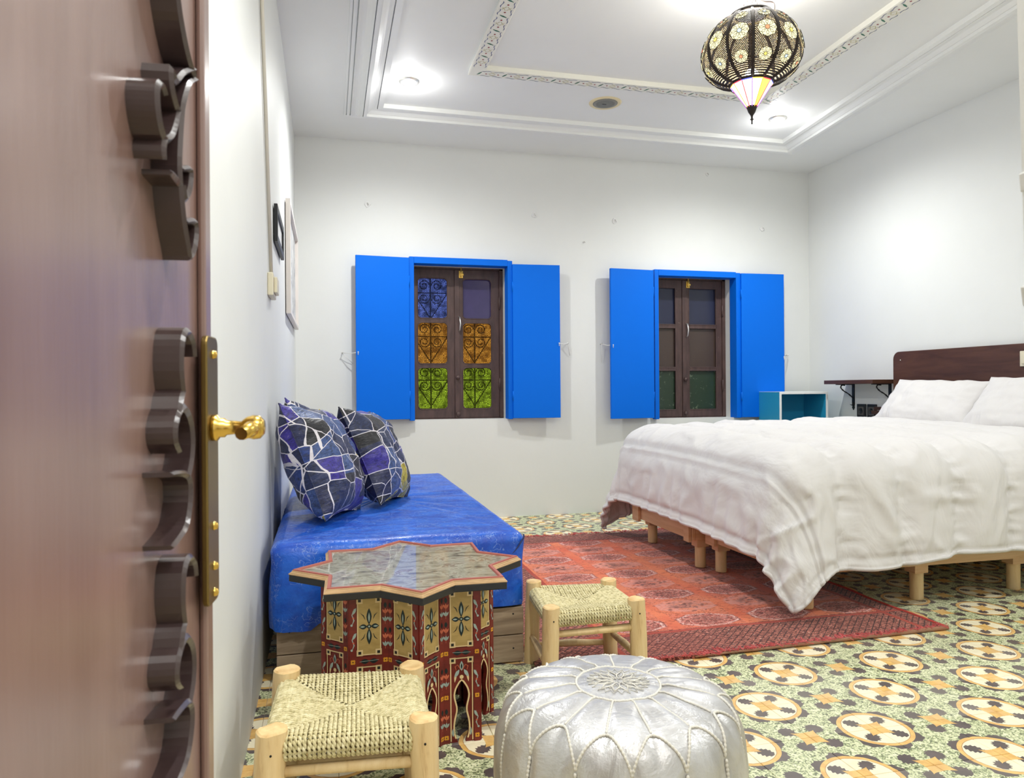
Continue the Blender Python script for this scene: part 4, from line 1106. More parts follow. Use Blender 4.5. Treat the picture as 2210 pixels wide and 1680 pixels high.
for k in range(16):
    a, d, n, Wd = face_frame(k); cx = Wd/2
    P_ = lambda u, z, t, a=a, d=d, n=n: tuple(a+d*u+n*t+Vector((0, 0, z)))
    # board with the keyhole arch cut out
    ar = arch(cx)
    nl = len(ar); mid_ = nl//2
    out_l = [(0, z) for _, z in ar[:mid_+1]]; mb = MB()
    left = ar[:mid_+1]; right = ar[mid_:]
    for t0_, t1_ in ((0.0, -0.010),):
        vs_ = []; fs = []
        for (u, z) in left: vs_ += [P_(0, z, t0_), P_(u, z, t0_), P_(0.002, z, t1_), P_(u, z, t1_)]
        m_ = len(left)
        for i in range(m_-1):
            o, q = i*4, (i+1)*4
            fs += [(o, o+1, q+1, q), (o+1, o+3, q+3, q+1), (o+2, q+2, q+3, o+3)]
        mb.add(vs_, fs); vs_, fs = [], []
        rr2 = right[::-1]
        for (u, z) in rr2: vs_ += [P_(u, z, t0_), P_(Wd, z, t0_), P_(u, z, t1_), P_(Wd-0.002, z, t1_)]
        for i in range(m_-1):
            o, q = i*4, (i+1)*4
            fs += [(o, o+1, q+1, q), (o, q, q+2, o+2), (o+2, q+2, q+3, o+3)]
        mb.add(vs_, fs)
        zt = ar[mid_][1]
        mb.add([P_(0, zt, 0), P_(Wd, zt, 0), P_(Wd, HB, 0), P_(0, HB, 0), P_(0.002, zt, t1_), P_(Wd-0.002, zt, t1_), P_(Wd-0.002, HB, t1_), P_(0.002, HB, t1_)], [(0, 1, 2, 3), (4, 7, 6, 5)])
    bd = obj('side_board', mb, m_tred, tb)
    # raised stiles and rails leave recessed panels between them
    st = MB(); e = 0.0035
    for u0, u1, z0, z1 in ((0.0, 0.017, 0, HB), (Wd-0.017, Wd, 0, HB), (0.017, Wd-0.017, HB-0.010, HB), (0.017, Wd-0.017, 0.222, 0.246)):
        st.add([P_(u0, z0, 0), P_(u1, z0, 0), P_(u1, z1, 0), P_(u0, z1, 0), P_(u0, z0, e), P_(u1, z0, e), P_(u1, z1, e), P_(u0, z1, e)], [(4, 5, 6, 7), (0, 1, 5, 4), (1, 2, 6, 5), (2, 3, 7, 6), (3, 0, 4, 7)])
    obj('stile_frame', st, m_tred, bd)
    gp = MB(); gp.add([P_(0.019, 0.248, 0.0012), P_(Wd-0.019, 0.248, 0.0012), P_(Wd-0.019, HB-0.012, 0.0012), P_(0.019, HB-0.012, 0.0012)], [(0, 1, 2, 3)])
    obj('ochre_panel', gp, m_gold, bd, label='ochre painted upper panel')
    # painted decoration
    pt = MB(); F2 = lambda t: (lambda u, z: P_(u, z, t))
    def rib(pts, w, mi, t=0.0018): ribbon2(pt, pts, w, F2(t), mi)
    def leaf(u, z, L, w, ang, mi, t=0.0020):
        q = [(u+cos(ang)*L*s_-sin(ang)*w*sin(pi*s_)*sg, z+sin(ang)*L*s_+cos(ang)*w*sin(pi*s_)*sg) for sg in (1, -1) for s_ in ([i/6 for i in range(7)] if sg == 1 else [i/6 for i in range(5, 0, -1)])]
        pt.add([F2(t)(*p) for p in q], [list(range(len(q)))], mi)
    def dot(u, z, r, mi, t=0.0022, n=8): pt.add([F2(t)(u+r*cos(2*pi*i/n), z+r*sin(2*pi*i/n)) for i in range(n)], [list(range(n))], mi)
    def sqr(u, z, r, mi, t=0.0024): pt.add([F2(t)(u+a_*r, z+b2*r) for a_, b2 in ((-1, -1), (1, -1), (1, 1), (-1, 1))], [(0, 1, 2, 3)], mi)
    for z0, z1 in ((0.250, HB-0.014), (0.004, 0.219)):
        u0, u1 = 0.0205, Wd-0.0205
        for q in ([(u0, z0), (u0, z1)], [(u1, z0), (u1, z1)], [(u0, z1), (u1, z1)]) + (([(u0, z0), (u1, z0)],) if z0 > 0.1 else ()): rib(q, 0.003, 0)
        for cu, cz in ((u0+0.005, z1-0.005), (u1-0.005, z1-0.005)) + (((u0+0.005, z0+0.005), (u1-0.005, z0+0.005)) if z0 > 0.1 else ()):
            sqr(cu, cz, 0.0078, 0, 0.0021); sqr(cu, cz, 0.0036, 5)
    cz = (0.250+HB-0.014)/2
    for an, L in ((pi/2, 0.042), (-pi/2, 0.042), (0, 0.021), (pi, 0.021)):
        leaf(cx+cos(an)*0.004, cz+sin(an)*0.004, L, 0.0065, an, 1, 0.0023); leaf(cx+cos(an)*0.010, cz+sin(an)*0.010, L*0.6, 0.0022, an, 2, 0.0026)
    dot(cx, cz, 0.0055, 1, 0.0027); dot(cx, cz, 0.0025, 2, 0.0029)
    for sx in (-1, 1):
        for sz in (-1, 1): rib([(cx+sx*0.010, cz+sz*0.018), (cx+sx*0.014, cz+sz*0.028), (cx+sx*0.021, cz+sz*0.034)], [0.0008, 0.0022, 0.0006], 1, 0.0023)
    # arch outline and sprays above it
    zl = arch(cx); rib([(u+(-0.002 if u < cx else 0.002 if u > cx else 0), z+0.002) for u, z in zl[1:-1]], 0.0042, 0, 0.0022)
    dot(cx, 0.170, 0.0055, 0, 0.0022); leaf(cx, 0.186, 0.026, 0.005, pi/2, 2, 0.0023); leaf(cx, 0.190, 0.016, 0.0022, pi/2, 1, 0.0026)
    for sx in (-1, 1):
        rib([(cx+sx*0.002, 0.188), (cx+sx*0.010, 0.202), (cx+sx*0.017, 0.198), (cx+sx*0.014, 0.188)], [0.001, 0.0018, 0.0018, 0.001], 3, 0.0023)
        leaf(cx+sx*0.006, 0.190, 0.024, 0.0045, pi/2+sx*(-2.6), 2, 0.0024); leaf(cx+sx*0.014, 0.186, 0.030, 0.003, -pi/2+sx*0.15, 0, 0.0023)
        leaf(cx+sx*0.023, 0.016, 0.022, 0.0035, pi/2, 2, 0.0022)
    # rail leaves
    for sx in (0, 1): leaf(cx-0.022+sx*0.022, 0.234, 0.022, 0.0062, 0, 1, 0.0046)
    rib([(cx-0.024, 0.234), (cx+0.024, 0.236)], 0.001, 2, 0.0049)
    # flowers up the stiles: arabesques by the tip, tulips by the valley
    for zf in (0.234, 0.120, 0.016):
        for uu in (0.0085, Wd-0.0085):
            for i in range(4): dot(uu+0.0036*cos(pi/4+i*pi/2), zf+0.0036*sin(pi/4+i*pi/2), 0.0034, 4, 0.0043)
            dot(uu, zf, 0.0016, 5, 0.0050)
    for zb in (0.262, 0.325, 0.142, 0.036):
        u_ = 0.0085
        rib([(u_-0.003, zb), (u_+0.003, zb+0.014), (u_-0.002, zb+0.028), (u_+0.004, zb+0.044)], [0.001, 0.003, 0.0022, 0.001], 2, 0.0043)
        leaf(u_-0.001, zb+0.028, 0.020, 0.0035, pi/2-0.5, 2, 0.0044); dot(u_-0.003, zb+0.002, 0.003, 2, 0.0044); dot(u_+0.0015, zb+0.020, 0.0024, 3, 0.0047)
        u_ = Wd-0.0085
        for i, (dz, ci) in enumerate(((0.006, 2), (0.026, 3))):
            for sx in (-1, 0, 1): leaf(u_, zb+dz, 0.014, 0.0024, pi/2-sx*0.55, ci, 0.0043)
            rib([(u_, zb+dz-0.006), (u_, zb+dz+0.002)], 0.001, 3, 0.0043)
        leaf(u_, zb+0.040, 0.015, 0.004, pi/2, 1, 0.0044)
    obj('painted_flowers', pt, PC, bd)
obj('inner_floor', MB().prism(star(RB-0.03, RI-0.02), 0.30, 0.305), m_tblack, tb)

# ------------------------------------------------------------------ rush-seated stools
m_log = mat('peeled_pale_wood', rough=0.55, fn=lambda nt, b: (link(nt, ramp(nt, noi(nt, coords(nt), 9, 6, 0.6, (4, 4, 0.6), 0.5), [(0.25, lin(190, 150, 102)), (0.42, lin(228, 198, 146)), (0.75, lin(242, 218, 172))]), b.inputs['Base Color']), link(nt, bump(nt, noi(nt, coords(nt), 14, 5, 0.6, (3, 3, 0.7)), 0.25, 0.004), b.inputs['Normal'])))
m_cut = mat('sawn_end_wood', rough=0.7, fn=lambda nt, b: link(nt, ramp(nt, noi(nt, coords(nt), 30, 4), [(0.3, lin(214, 172, 114)), (0.7, lin(244, 216, 160))]), b.inputs['Base Color']))
m_rush = mat('straw_rope', rough=0.75, fn=lambda nt, b: link(nt, ramp(nt, noi(nt, coords(nt), 90, 3), [(0.3, lin(178, 166, 118)), (0.5, lin(220, 208, 162)), (0.75, lin(240, 232, 196))]), b.inputs['Base Color']))
m_hole = mat('nail_hole', (0.01, 0.008, 0.006), 0.8)
def log(mb, p0, p1, r0, r1, seed, seg=14, n=10):
    p0, p1 = Vector(p0), Vector(p1); rings = []
    for i in range(n+1):
        t = i/n; c = p0.lerp(p1, t); r = r0+(r1-r0)*t
        rings.append([(c.x+r*(1+0.09*nz(cos(a)*1.2+seed, sin(a)*1.2, t*2+seed))*cos(a)+0.003*nz(seed, t*2), c.y+r*(1+0.09*nz(cos(a)*1.2+seed, sin(a)*1.2, t*2+seed))*sin(a), c.z+(0.004*nz(cos(a)+seed, sin(a), 9) if i == n else 0)) for a in [2*pi*k/seg for k in range(seg)]])
    V = [v for r in rings for v in r]
    mb.add(V, [(i*seg+k, i*seg+(k+1) % seg, (i+1)*seg+(k+1) % seg, (i+1)*seg+k) for i in range(n) for k in range(seg)], 0, True)
    top = rings[-1]; ctr = [(p1.x+(v[0]-p1.x)*0.86, p1.y+(v[1]-p1.y)*0.86, v[2]+0.003) for v in top]
    mb.add(top+ctr, [(k, (k+1) % seg, seg+(k+1) % seg, seg+k) for k in range(seg)]+[list(range(seg, 2*seg))], 1)
    bt = rings[0]; mb.add(bt, [list(range(seg))[::-1]], 1)
def stool(label, corners, h, seed, seat_z, LR):
    """corners: front-left, front-right, back-right, back-left leg positions"""
    c0 = Vector((sum(c[0] for c in corners)/4, sum(c[1] for c in corners)/4, 0))
    t = thing('rush_stool', label, 'stool', (c0.x, c0.y, 0), group='low rush seated stools')
    feet = []
    for i, c in enumerate(corners):
        o = Vector((c[0], c[1], 0))-c0; f = c0+o*1.07; feet.append(f)
        mb = MB(); log(mb, f, (c[0], c[1], h+0.003*(i % 2)), LR, LR*1.07, seed+i*3.3)
        # pegs / nail holes
        for hz_ in (h-0.035,):
            mb.lathe([(0, -LR*1.15), (0.0022, -LR*1.15), (0.0022, -0.02)], 8, (c[0], c[1], hz_), axis='Y', mi=2)
        obj('leg', mb, [m_log, m_cut, m_hole], t, origin=(f.x, f.y, 0))
    for i in range(4):                             # lower stretchers and seat rails
        a, b_ = feet[i], feet[(i+1) % 4]
        z = 0.055+0.035*(i % 2)
        aa, bb = a.lerp(b_, 0.04), a.lerp(b_, 0.96)
        obj('stretcher', MB().tube([(aa.x, aa.y, z), (aa.lerp(bb, .5).x, aa.lerp(bb, .5).y, z+0.004), (bb.x, bb.y, z)], [0.009, 0.013, 0.009], 7), m_log, t)
        a, b_ = Vector((*corners[i], 0)), Vector((*corners[(i+1) % 4], 0))
        obj('seat_rail', MB().tube([(a.x, a.y, seat_z-0.016), (b_.x, b_.y, seat_z-0.016)], 0.012, 8), m_log, t)
        if i in (0, 2):
            obj('upper_stretcher', MB().tube([(a.x, a.y, seat_z-0.062), (b_.x, b_.y, seat_z-0.062)], [0.010, 0.012], 7), m_log, t)
    # the woven seat: four triangular sectors of twisted rope wrapped over the rails
    P = [Vector((*c, seat_z)) for c in corners]
    def bil(u, v): return P[0]*(1-u)*(1-v)+P[1]*u*(1-v)+P[2]*u*v+P[3]*(1-u)*v
    mb = MB(); n = 27
    def dip(u, v):
        e = min(u, 1-u, v, 1-v); return -0.016*min(1, e*3.2)
    def rope(path, r):
        path = [Vector(p) for p in path]
        L = [0]
        for a, b_ in zip(path[:-1], path[1:]): L.append(L[-1]+(b_-a).length)
        tot = L[-1]; step = 0.0042; m_ = max(3, int(tot/step))
        cs = []
        for i in range(m_+1):
            s_ = tot*i/m_; k = 0
            while k < len(L)-2 and L[k+1] < s_: k += 1
            f = (s_-L[k])/max(1e-9, L[k+1]-L[k]); cs.append(path[k].lerp(path[k+1], f))
        for ph in (0, pi):
            pts = []
            for i, c in enumerate(cs):
                tg = (cs[min(i+1, m_)]-cs[max(i-1, 0)]).normalized(); sd_ = tg.cross(Vector((0, 0, 1)))
                if sd_.length < 0.2: sd_ = Vector((1, 0, 0))
                sd_.normalize(); up = sd_.cross(tg)
                w = 2*pi*(tot*i/m_)/0.021+ph
                pts.append(c+sd_*(r*0.50*cos(w))+up*(r*0.50*sin(w)))
            mb.tube(pts, r*0.60, 5, caps=False)
    for sec in range(4):
        for k in range(n):
            f = 0.075+0.85*(k+0.5)/n+random.uniform(-0.0025, 0.0025)
            depth = min(f, 1-f)
            path = []
            for q in range(7):
                s_ = depth*q/6
                u, v = [(f, s_), (1-s_, f), (1-f, 1-s_), (s_, 1-f)][sec]
                p = bil(u, v); z = seat_z+0.006+dip(u, v)
                if q == 0: z -= 0.002
                path.append(Vector((p.x, p.y, z)))
            u, v = [(f, 0), (1, f), (1-f, 1), (0, 1-f)][sec]
            nrm = [(P[0]-P[3]), (P[1]-P[0]), (P[3]-P[0]), (P[0]-P[1])][sec].normalized(); p = bil(u, v)
            out = [Vector((p.x, p.y, seat_z-0.038))+nrm*0.004, Vector((p.x, p.y, seat_z-0.030))+nrm*0.014, Vector((p.x, p.y, seat_z-0.014))+nrm*0.0175, Vector((p.x, p.y, seat_z-0.001))+nrm*0.011]
            rope(out+path, 0.0049)
    obj('woven_seat', mb, m_rush, t)
    # dark sheet under the ropes puts the shade of their gaps into colour
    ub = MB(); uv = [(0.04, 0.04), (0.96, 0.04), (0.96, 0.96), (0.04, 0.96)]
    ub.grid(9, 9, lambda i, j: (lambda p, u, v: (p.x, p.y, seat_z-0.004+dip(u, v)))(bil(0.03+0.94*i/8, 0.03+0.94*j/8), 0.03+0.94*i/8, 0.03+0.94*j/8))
    obj('gap_shade_sheet', ub, mat('gap_shade', lin(40, 34, 24), 0.9), t)
    return t
random.seed(6)
stool('pale wood stool with woven straw seat in the front left corner', [(-0.107, 1.475), (0.178, 1.448), (0.187, 1.738), (-0.094, 1.778)], 0.272, 1.0, 0.254, 0.0275)
stool('smaller pale wood stool with woven straw seat behind the silver pouf', [(0.640, 2.098), (0.915, 2.105), (0.920, 2.350), (0.668, 2.388)], 0.270, 20.0, 0.250, 0.0245)

# ------------------------------------------------------------------ silver leather pouf
PX, PY, NPF = 0.590, 1.455, 15
def silf(nt, b):
    P = coords(nt); n = noi(nt, P, 7, 5, 0.6, None, 0.8); n2 = noi(nt, P, 40, 4, 0.6)
    link(nt, ramp(nt, n, [(0.3, lin(186, 184, 182)), (0.7, lin(222, 222, 224))]), b.inputs['Base Color'])
    link(nt, n*0.2+0.32, b.inputs['Roughness'])
    link(nt, bump(nt, n*0.9+n2*0.25, 0.55, 0.014), b.inputs['Normal'])
m_silver = mat('silver_leather', rough=0.34, metal=0.72, fn=silf)
m_stitch = mat('white_stitching', lin(228, 224, 214), 0.6)
pf = thing('pouf', 'round silver leather pouf with white stitched petals', 'pouf', (PX, PY, 0))
PR = [(0.0, 0.300), (0.04, 0.3005), (0.09, 0.300), (0.13, 0.298), (0.17, 0.2935), (0.205, 0.284), (0.230, 0.267), (0.246, 0.243), (0.256, 0.212), (0.262, 0.175), (0.264, 0.135), (0.258, 0.090), (0.246, 0.055), (0.236, 0.02), (0.22, 0.003), (0.10, 0.002), (0.0, 0.002)]
PRs = smooth_pts(PR, 3)
TH0 = radians(-90-16.5)
def pr_at(z):
    for (r0, z0), (r1, z1) in zip(PRs[8:-1], PRs[9:]):
        if z1 <= z <= z0: return r0+(r1-r0)*(z0-z)/max(1e-9, z0-z1)
    return PRs[-1][0]
def pz_at(r):
    for (r0, z0), (r1, z1) in zip(PRs[:-1], PRs[1:]):
        if r0 <= r <= r1: return z0+(z1-z0)*(r-r0)/max(1e-9, r1-r0)
    return 0.2
def psurf(a, r, z, lift=0.0):
    s_ = abs(sin((a-TH0)*NPF/2)); c_ = abs(cos((a-TH0)*NPF/2))
    side = min(1, max(0, (0.262-z)/0.05)); top = min(1, max(0, (r-0.095)/0.05))*(1-side) if z > 0.2 else 0
    bulge = side*(-0.012*(1-s_)**2)*(1 if z > 0.03 else z/0.03)
    dz = -0.006*top*(1-c_)**2-0.004*max(0, 1-abs(r-0.088)/0.012)*(z > 0.28)
    wr = 0.0035*nz(a*3, r*14, z*14)+0.002*nz(cos(a)*7, sin(a)*7, (r+z)*22)
    rr = r+bulge+wr*side+lift*side
    return (PX+rr*cos(a), PY+rr*sin(a), z+dz+wr*0.7*(1-side)+lift*(1-side))
NA = NPF*14
mb = MB()
mb.grid(NA, len(PRs)-1, lambda i, j: psurf(2*pi*i/NA, max(PRs[j][0], 0.001), PRs[j][1]), cu=True)
obj('leather', mb, m_silver, pf)
def stitch(pts, r=0.0032, bead=0.0075, nm='stitched_seam'):
    L = 0; q = [Vector(p) for p in pts]; cs = [q[0]]; rs = []
    tot = sum((b_-a).length for a, b_ in zip(q[:-1], q[1:])); n_ = max(4, int(tot/bead)*4)
    out = []; k = 0; acc = [0]
    for a, b_ in zip(q[:-1], q[1:]): acc.append(acc[-1]+(b_-a).length)
    for i in range(n_+1):
        s_ = tot*i/n_; k = 0
        while k < len(acc)-2 and acc[k+1] < s_: k += 1
        f = (s_-acc[k])/max(1e-9, acc[k+1]-acc[k]); out.append(q[k].lerp(q[k+1], min(1, f))); rs.append(r*(0.62+0.42*abs(sin(pi*(i/4)))))
    return out, rs
st_top, st_side, st_arch = MB(), MB(), MB()
circ = [psurf(2*pi*k/80, 0.088, 0.300, 0.0015) for k in range(81)]
o_, r_ = stitch(circ, 0.0029); st_top.tube(o_, r_, 6)
for k in range(NPF):
    a = TH0+2*pi*(k+0.5)/NPF                       # spoke meets the apex of each arch
    sp_ = [psurf(a, r, pz_at(r), 0.0012) for r in [0.090+i*0.012 for i in range(10)]]
    o_, r_ = stitch(sp_, 0.0025); st_top.tube(o_, r_, 5)
    rap, zap = 0.203, pz_at(0.203)
    for sg in (-1, 1):
        pts = []
        for i in range(11):
            t = i/10; aa = a+sg*(pi/NPF)*(0.35*t+0.65*sin(t*pi/2)) if t < 1 else a+sg*pi/NPF
            r = rap+(0.252-rap)*min(1, t*1.15)**0.85 if t < 0.9 else 0.252
            z = zap+(0.226-zap)*t**1.7
            r = pr_at(z) if z < 0.282 else rap+(0.215-rap)*t*3
            pts.append(psurf(aa, r, z, 0.0018))
        o_, r_ = stitch(pts, 0.0030, 0.0075); st_arch.tube(o_, r_, 6)
    a2 = TH0+2*pi*k/NPF
    pts = [psurf(a2, pr_at(z), z, 0.004) for z in [0.222-i*0.012 for i in range(18)]]
    o_, r_ = stitch(pts, 0.0033, 0.0075); st_side.tube(o_, r_, 6)
obj('top_stitching', st_top, m_stitch, pf); obj('petal_stitching', st_arch, m_stitch, pf); obj('side_stitching', st_side, m_stitch, pf)
em = MB()
for kk, (ra, rb_, nn_) in enumerate(((0.058, 0.034, 12), (0.046, 0.022, 12), (0.066, 0.050, 24))):
    pts = [(PX+(ra if i % 2 == 0 else rb_)*cos(2*pi*i/(2*nn_)+kk*0.26), PY+(ra if i % 2 == 0 else rb_)*sin(2*pi*i/(2*nn_)+kk*0.26), 0.3022) for i in range(2*nn_)]
    em.tube(pts, 0.0010, 4, closed=True)
for k in range(12):
    a = 2*pi*k/12
    em.tube([(PX+0.010*cos(a), PY+0.010*sin(a), 0.3025), (PX+0.030*cos(a+0.3), PY+0.030*sin(a+0.3), 0.303), (PX+0.052*cos(a), PY+0.052*sin(a), 0.3022)], 0.0011, 4)
    em.tube([(PX+0.010*cos(a), PY+0.010*sin(a), 0.3025), (PX+0.030*cos(a-0.3), PY+0.030*sin(a-0.3), 0.303), (PX+0.052*cos(a), PY+0.052*sin(a), 0.3022)], 0.0011, 4)
obj('embroidery', em, m_stitch, pf, label='white star embroidery')

# ------------------------------------------------------------------ beds
m_pine = mat('pale_pine', rough=0.5, fn=grainy(lin(206, 164, 118), lin(232, 200, 158), 4, (0.6, 0.6, 7), 0.1))
m_linen = mat('white_mattress', (0.8, 0.8, 0.79), 0.8)
def bed(label, x0, y0, y1, legs):
    t = thing('bed_frame', label, 'bed frame', (x0, y0, 0), group='two pine bed frames pushed together')
    zb, zt = 0.158, 0.262
    obj('side_rail', MB().box(x0+0.022, 3.69, y0, y0+0.024, zb, zt), m_pine, t, bevel=0.003)
    obj('side_rail', MB().box(x0+0.022, 3.69, y1-0.024, y1, zb, zt), m_pine, t, bevel=0.003)
    obj('foot_rail', MB().box(x0, x0+0.022, y0, y1, zb, zt), m_pine, t, bevel=0.003)
    obj('head_rail', MB().box(3.69, 3.712, y0, y1, zb, zt), m_pine, t, bevel=0.003)
    obj('corner_block', MB().box(x0-0.018, x0-0.001, y1-0.09, y1-0.004, zb-0.012, zt), m_pine, t, bevel=0.002)
    obj('corner_block', MB().box(x0-0.018, x0-0.001, y0+0.004, y0+0.06, zb-0.010, zt), m_pine, t, bevel=0.002)
    for k in range(12):
        xx = x0+0.06+k*0.152
        obj('slat', MB().box(xx, xx+0.07, y0+0.025, y1-0.025, zt-0.022, zt-0.004), m_pine, t)
    for (lx, ly) in legs:
        obj('leg_block', MB().box(lx-0.034, lx+0.034, ly-0.030, ly+0.030, 0.118, 0.160), m_pine, t, bevel=0.002)
        z0 = 0.012 if lx < 2.26 else 0.0
        obj('leg', MB().lathe([(0.0, z0), (0.026, z0), (0.0275, z0+0.006), (0.0275, 0.10), (0.0285, 0.124), (0.0, 0.124)], 18, (lx, ly, 0)), m_log, t)
    return t
bed('near pine bed frame with round legs under the duvet', 1.835, 2.610, 3.330, [(1.905, 2.650), (2.462, 2.668), (3.006, 2.690), (3.55, 2.69), (1.880, 3.285), (2.462, 3.285), (3.006, 3.285), (3.55, 3.285)])
bed('far pine bed frame whose foot rail shows beside the far duvet corner', 1.760, 3.352, 4.060, [(1.830, 3.400), (1.853, 4.015), (2.462, 3.400), (3.006, 3.400), (2.462, 4.015), (3.006, 4.015), (3.55, 3.400), (3.55, 4.015)])
for lab, x0, y0, y1 in (('white mattress under the near half of the duvet', 1.90, 2.665, 3.345), ('white mattress under the far half of the duvet', 1.90, 3.350, 4.03)):
    tag(obj('mattress', MB().box(x0, 3.69, y0, y1, 0.264, 0.585), m_linen, bevel=0.04), lab, 'mattress', 'mattresses under the duvet')

def duvf(nt, b):
    P = coords(nt); n = noi(nt, P, 9, 2, 0.45, (1, 1, 1), 1.2); n2 = noi(nt, P, 38, 1, 0.5); n3 = noi(nt, P, 3.2, 3, 0.42, (1.6, 0.8, 0.8), 2.6)
    link(nt, bump(nt, n*0.25+n2*0.03+n3*1.2, 0.50, 0.022), b.inputs['Normal'])
m_duvet = mat('white_cotton', (0.70, 0.68, 0.675), 0.8, sheen=0.05, fn=duvf)
# --- duvet: a quilted sheet draped over the beds, overhanging foot and both long sides
BX0, BX1, BY0, BY1, BZ = 1.930, 3.60, 2.672, 4.080, 0.650
OF, ON, OFR = 0.535, 0.525, 0.610
SEAMX = [1.985+0.275*k for k in range(0, 6)]
def puffn(sx, sy):
    """puff height at sheet coordinates (sx from the foot edge, negative = overhang; sy from near edge)"""
    x = BX0+sx
    d = min(abs(x-q) for q in SEAMX)
    if x < SEAMX[0]: d = abs(x-SEAMX[0])
    h = 0.036*(1-math.exp(-(d/0.050)**2)) if x > BX0-0.10 else 0.036
    # double seam across the foot, hem seams all round
    for q, w in ((-0.215, 0.016), (-0.258, 0.016), (-OF+0.035, 0.012)):
        e = abs(sx-q); h -= 0.016*math.exp(-(e/w)**2)
    if sx < -0.27: h *= 0.75
    e = min(abs(sy+ON-0.03), abs((BY1-BY0)+OFR-0.03-sy)); h -= 0.008*math.exp(-(e/0.010)**2)
    gx = math.exp(-(d/0.05)**2)
    h += 0.011*gx*(nz(sx*10, sy*34, 11)+0.5*nz(sx*20, sy*60, 13))
    # creases
    h += 0.010*nz(sx*3.2, sy*3.2, 1)+0.007*(1-abs(nz(sx*4+sy*3.0, sy*3-sx*5, 8))*4 if abs(nz(sx*4+sy*3.0, sy*3-sx*5, 8)) < 0.25 else 0)
    h += 0.0035*nz(sx*14, sy*10, 4)
    if sx < -0.27: h += 0.009*sin(sy*48+5*nz(sy*4, 2))*min(1, (-0.27-sx)*6)
    if sy < -0.05:
        w_ = nz(sx*3.0+sy*4.2, sy*1.5-sx*1.2, 21); h += 0.012*math.exp(-(w_/0.07)**2)*min(1, -sy*5)*(0.5+nz(sx*2, sy*2, 31))
        w_ = nz(sx*4.0-sy*3.4, sy*2.2+sx*1.7, 25); h += 0.010*math.exp(-(w_/0.05)**2)*min(1, -sy*5)*(0.5+nz(sx*3, sy*2, 33))
    return h
def hang(d, flare, RD=0.14):
    q = RD*pi/2
    if d < q: return RD*sin(d/RD), RD*(1-cos(d/RD)), d/RD
    return RD+flare*(d-q), RD+(d-q)*(1-0.5*flare*flare), pi/2-flare
def duvet_pt(sx, sy, off=0.0):
    wy = BY1-BY0
    a = max(0, -sx); b_ = max(0, -sy); c = max(0, sy-wy)
    topz = BZ+0.016*min(1, max(0, sx)/1.3)+0.022*(max(0, min(sy, wy))/wy)+0.015*sin(pi*max(0, min(sy, wy))/wy)
    bx = BX0+max(0, sx); by = BY0+max(0, min(sy, wy))
    h = puffn(sx, sy)+off
    if a == 0 and b_ == 0 and c == 0:
        return (bx, by, topz+h)
    s_ = b_ if b_ > 0 else c; sgn = -1 if b_ > 0 else 1
    r = hypot(a, s_); th = atan2(s_, a)           # 0: foot side, pi/2: long side
    cor = sin(2*th) if (a > 0 and s_ > 0) else 0
    fl = 0.06+(0.20 if b_ > 0 else 0.34)*cor
    if a > 0 and s_ == 0:
        fl = 0.10+0.03*nz(sy*2.2, 3)
    if a == 0: fl = 0.05+0.03*nz(sx*3, 5)
    o, dn, tilt = hang(r, fl, 0.22*cos(th)**2+0.135*sin(th)**2)
    nx, ny = (-cos(th), sgn*sin(th))
    # a fold of the corner swings out and pulls its sides together
    nh, nv = sin(tilt), cos(tilt)
    return (bx+nx*(o+h*nh), by+ny*(o+h*nh), topz-dn+h*nv)
U = 190; V = 230
sx0, sx1 = -OF, BX1-BX0; sy0, sy1 = -ON, BY1-BY0+OFR
def sheet(i, j, off=0.0):
    fx, fy = i/(U-1), j/(V-1)
    sx = sx0+(sx1-sx0)*fx; sy = sy0+(sy1-sy0)*fy
    # rounded sheet corners, wavy hem
    wy = BY1-BY0
    a = max(0, -sx); s_ = max(0, -sy, sy-wy)
    if a > 0 and s_ > 0:
        r = hypot(a, s_); m0, mxr = (0.64, 0.735) if sy < 0 else (0.70, 0.80)
        if r > m0: k = (m0+(mxr-m0)*(1-math.exp(-(r-m0)/(mxr-m0))))/r; sx *= k; sy = sy*k if sy < 0 else wy+(sy-wy)*k
    if sy < 0: sy *= 1+0.05*nz(sx*2.2, 1)-0.05*max(0, sx)/1.7
    return duvet_pt(sx, sy, off)
mb = MB()
mb.grid(U, V, lambda i, j: sheet(i, j))
zmin = min(v[2] for v in mb.v)
dz_ = MB()
mb.grid(U, V, lambda i, j: sheet(i, j, -0.022))
bdr = [(i, 0) for i in range(U)]+[(U-1, j) for j in range(1, V)]+[(i, V-1) for i in range(U-2, -1, -1)]+[(0, j) for j in range(V-2, 0, -1)]
o2 = U*V
for (a, b_) in zip(bdr, bdr[1:]+bdr[:1]):
    mb.f.append([a[0]*V+a[1], b_[0]*V+b_[1], o2+b_[0]*V+b_[1], o2+a[0]*V+a[1]]); mb.m.append(0); mb.sm.append(True)
mb.v = [(x, y, max(0.022, z)) for x, y, z in mb.v]
dvt = thing('duvet', 'large white quilted duvet draped over both beds with hanging corners', 'duvet', (2.7, 3.37, 0.6))
obj('quilt', mb, m_duvet, dvt)
hemp = [Vector(sheet(i, j, -0.011)) for i, j in bdr[U+V-2-0:] ] if False else [Vector(sheet(*q, -0.011)) for q in ([(i, 0) for i in range(U-1, -1, -1)]+[(0, j) for j in range(1, V)]+[(i, V-1) for i in range(1, U)])]
hemp = [(p.x, p.y, max(p.z, 0.024)) for p in hemp]
obj('hem', MB().tube(hemp, 0.011, 7), m_duvet, dvt)

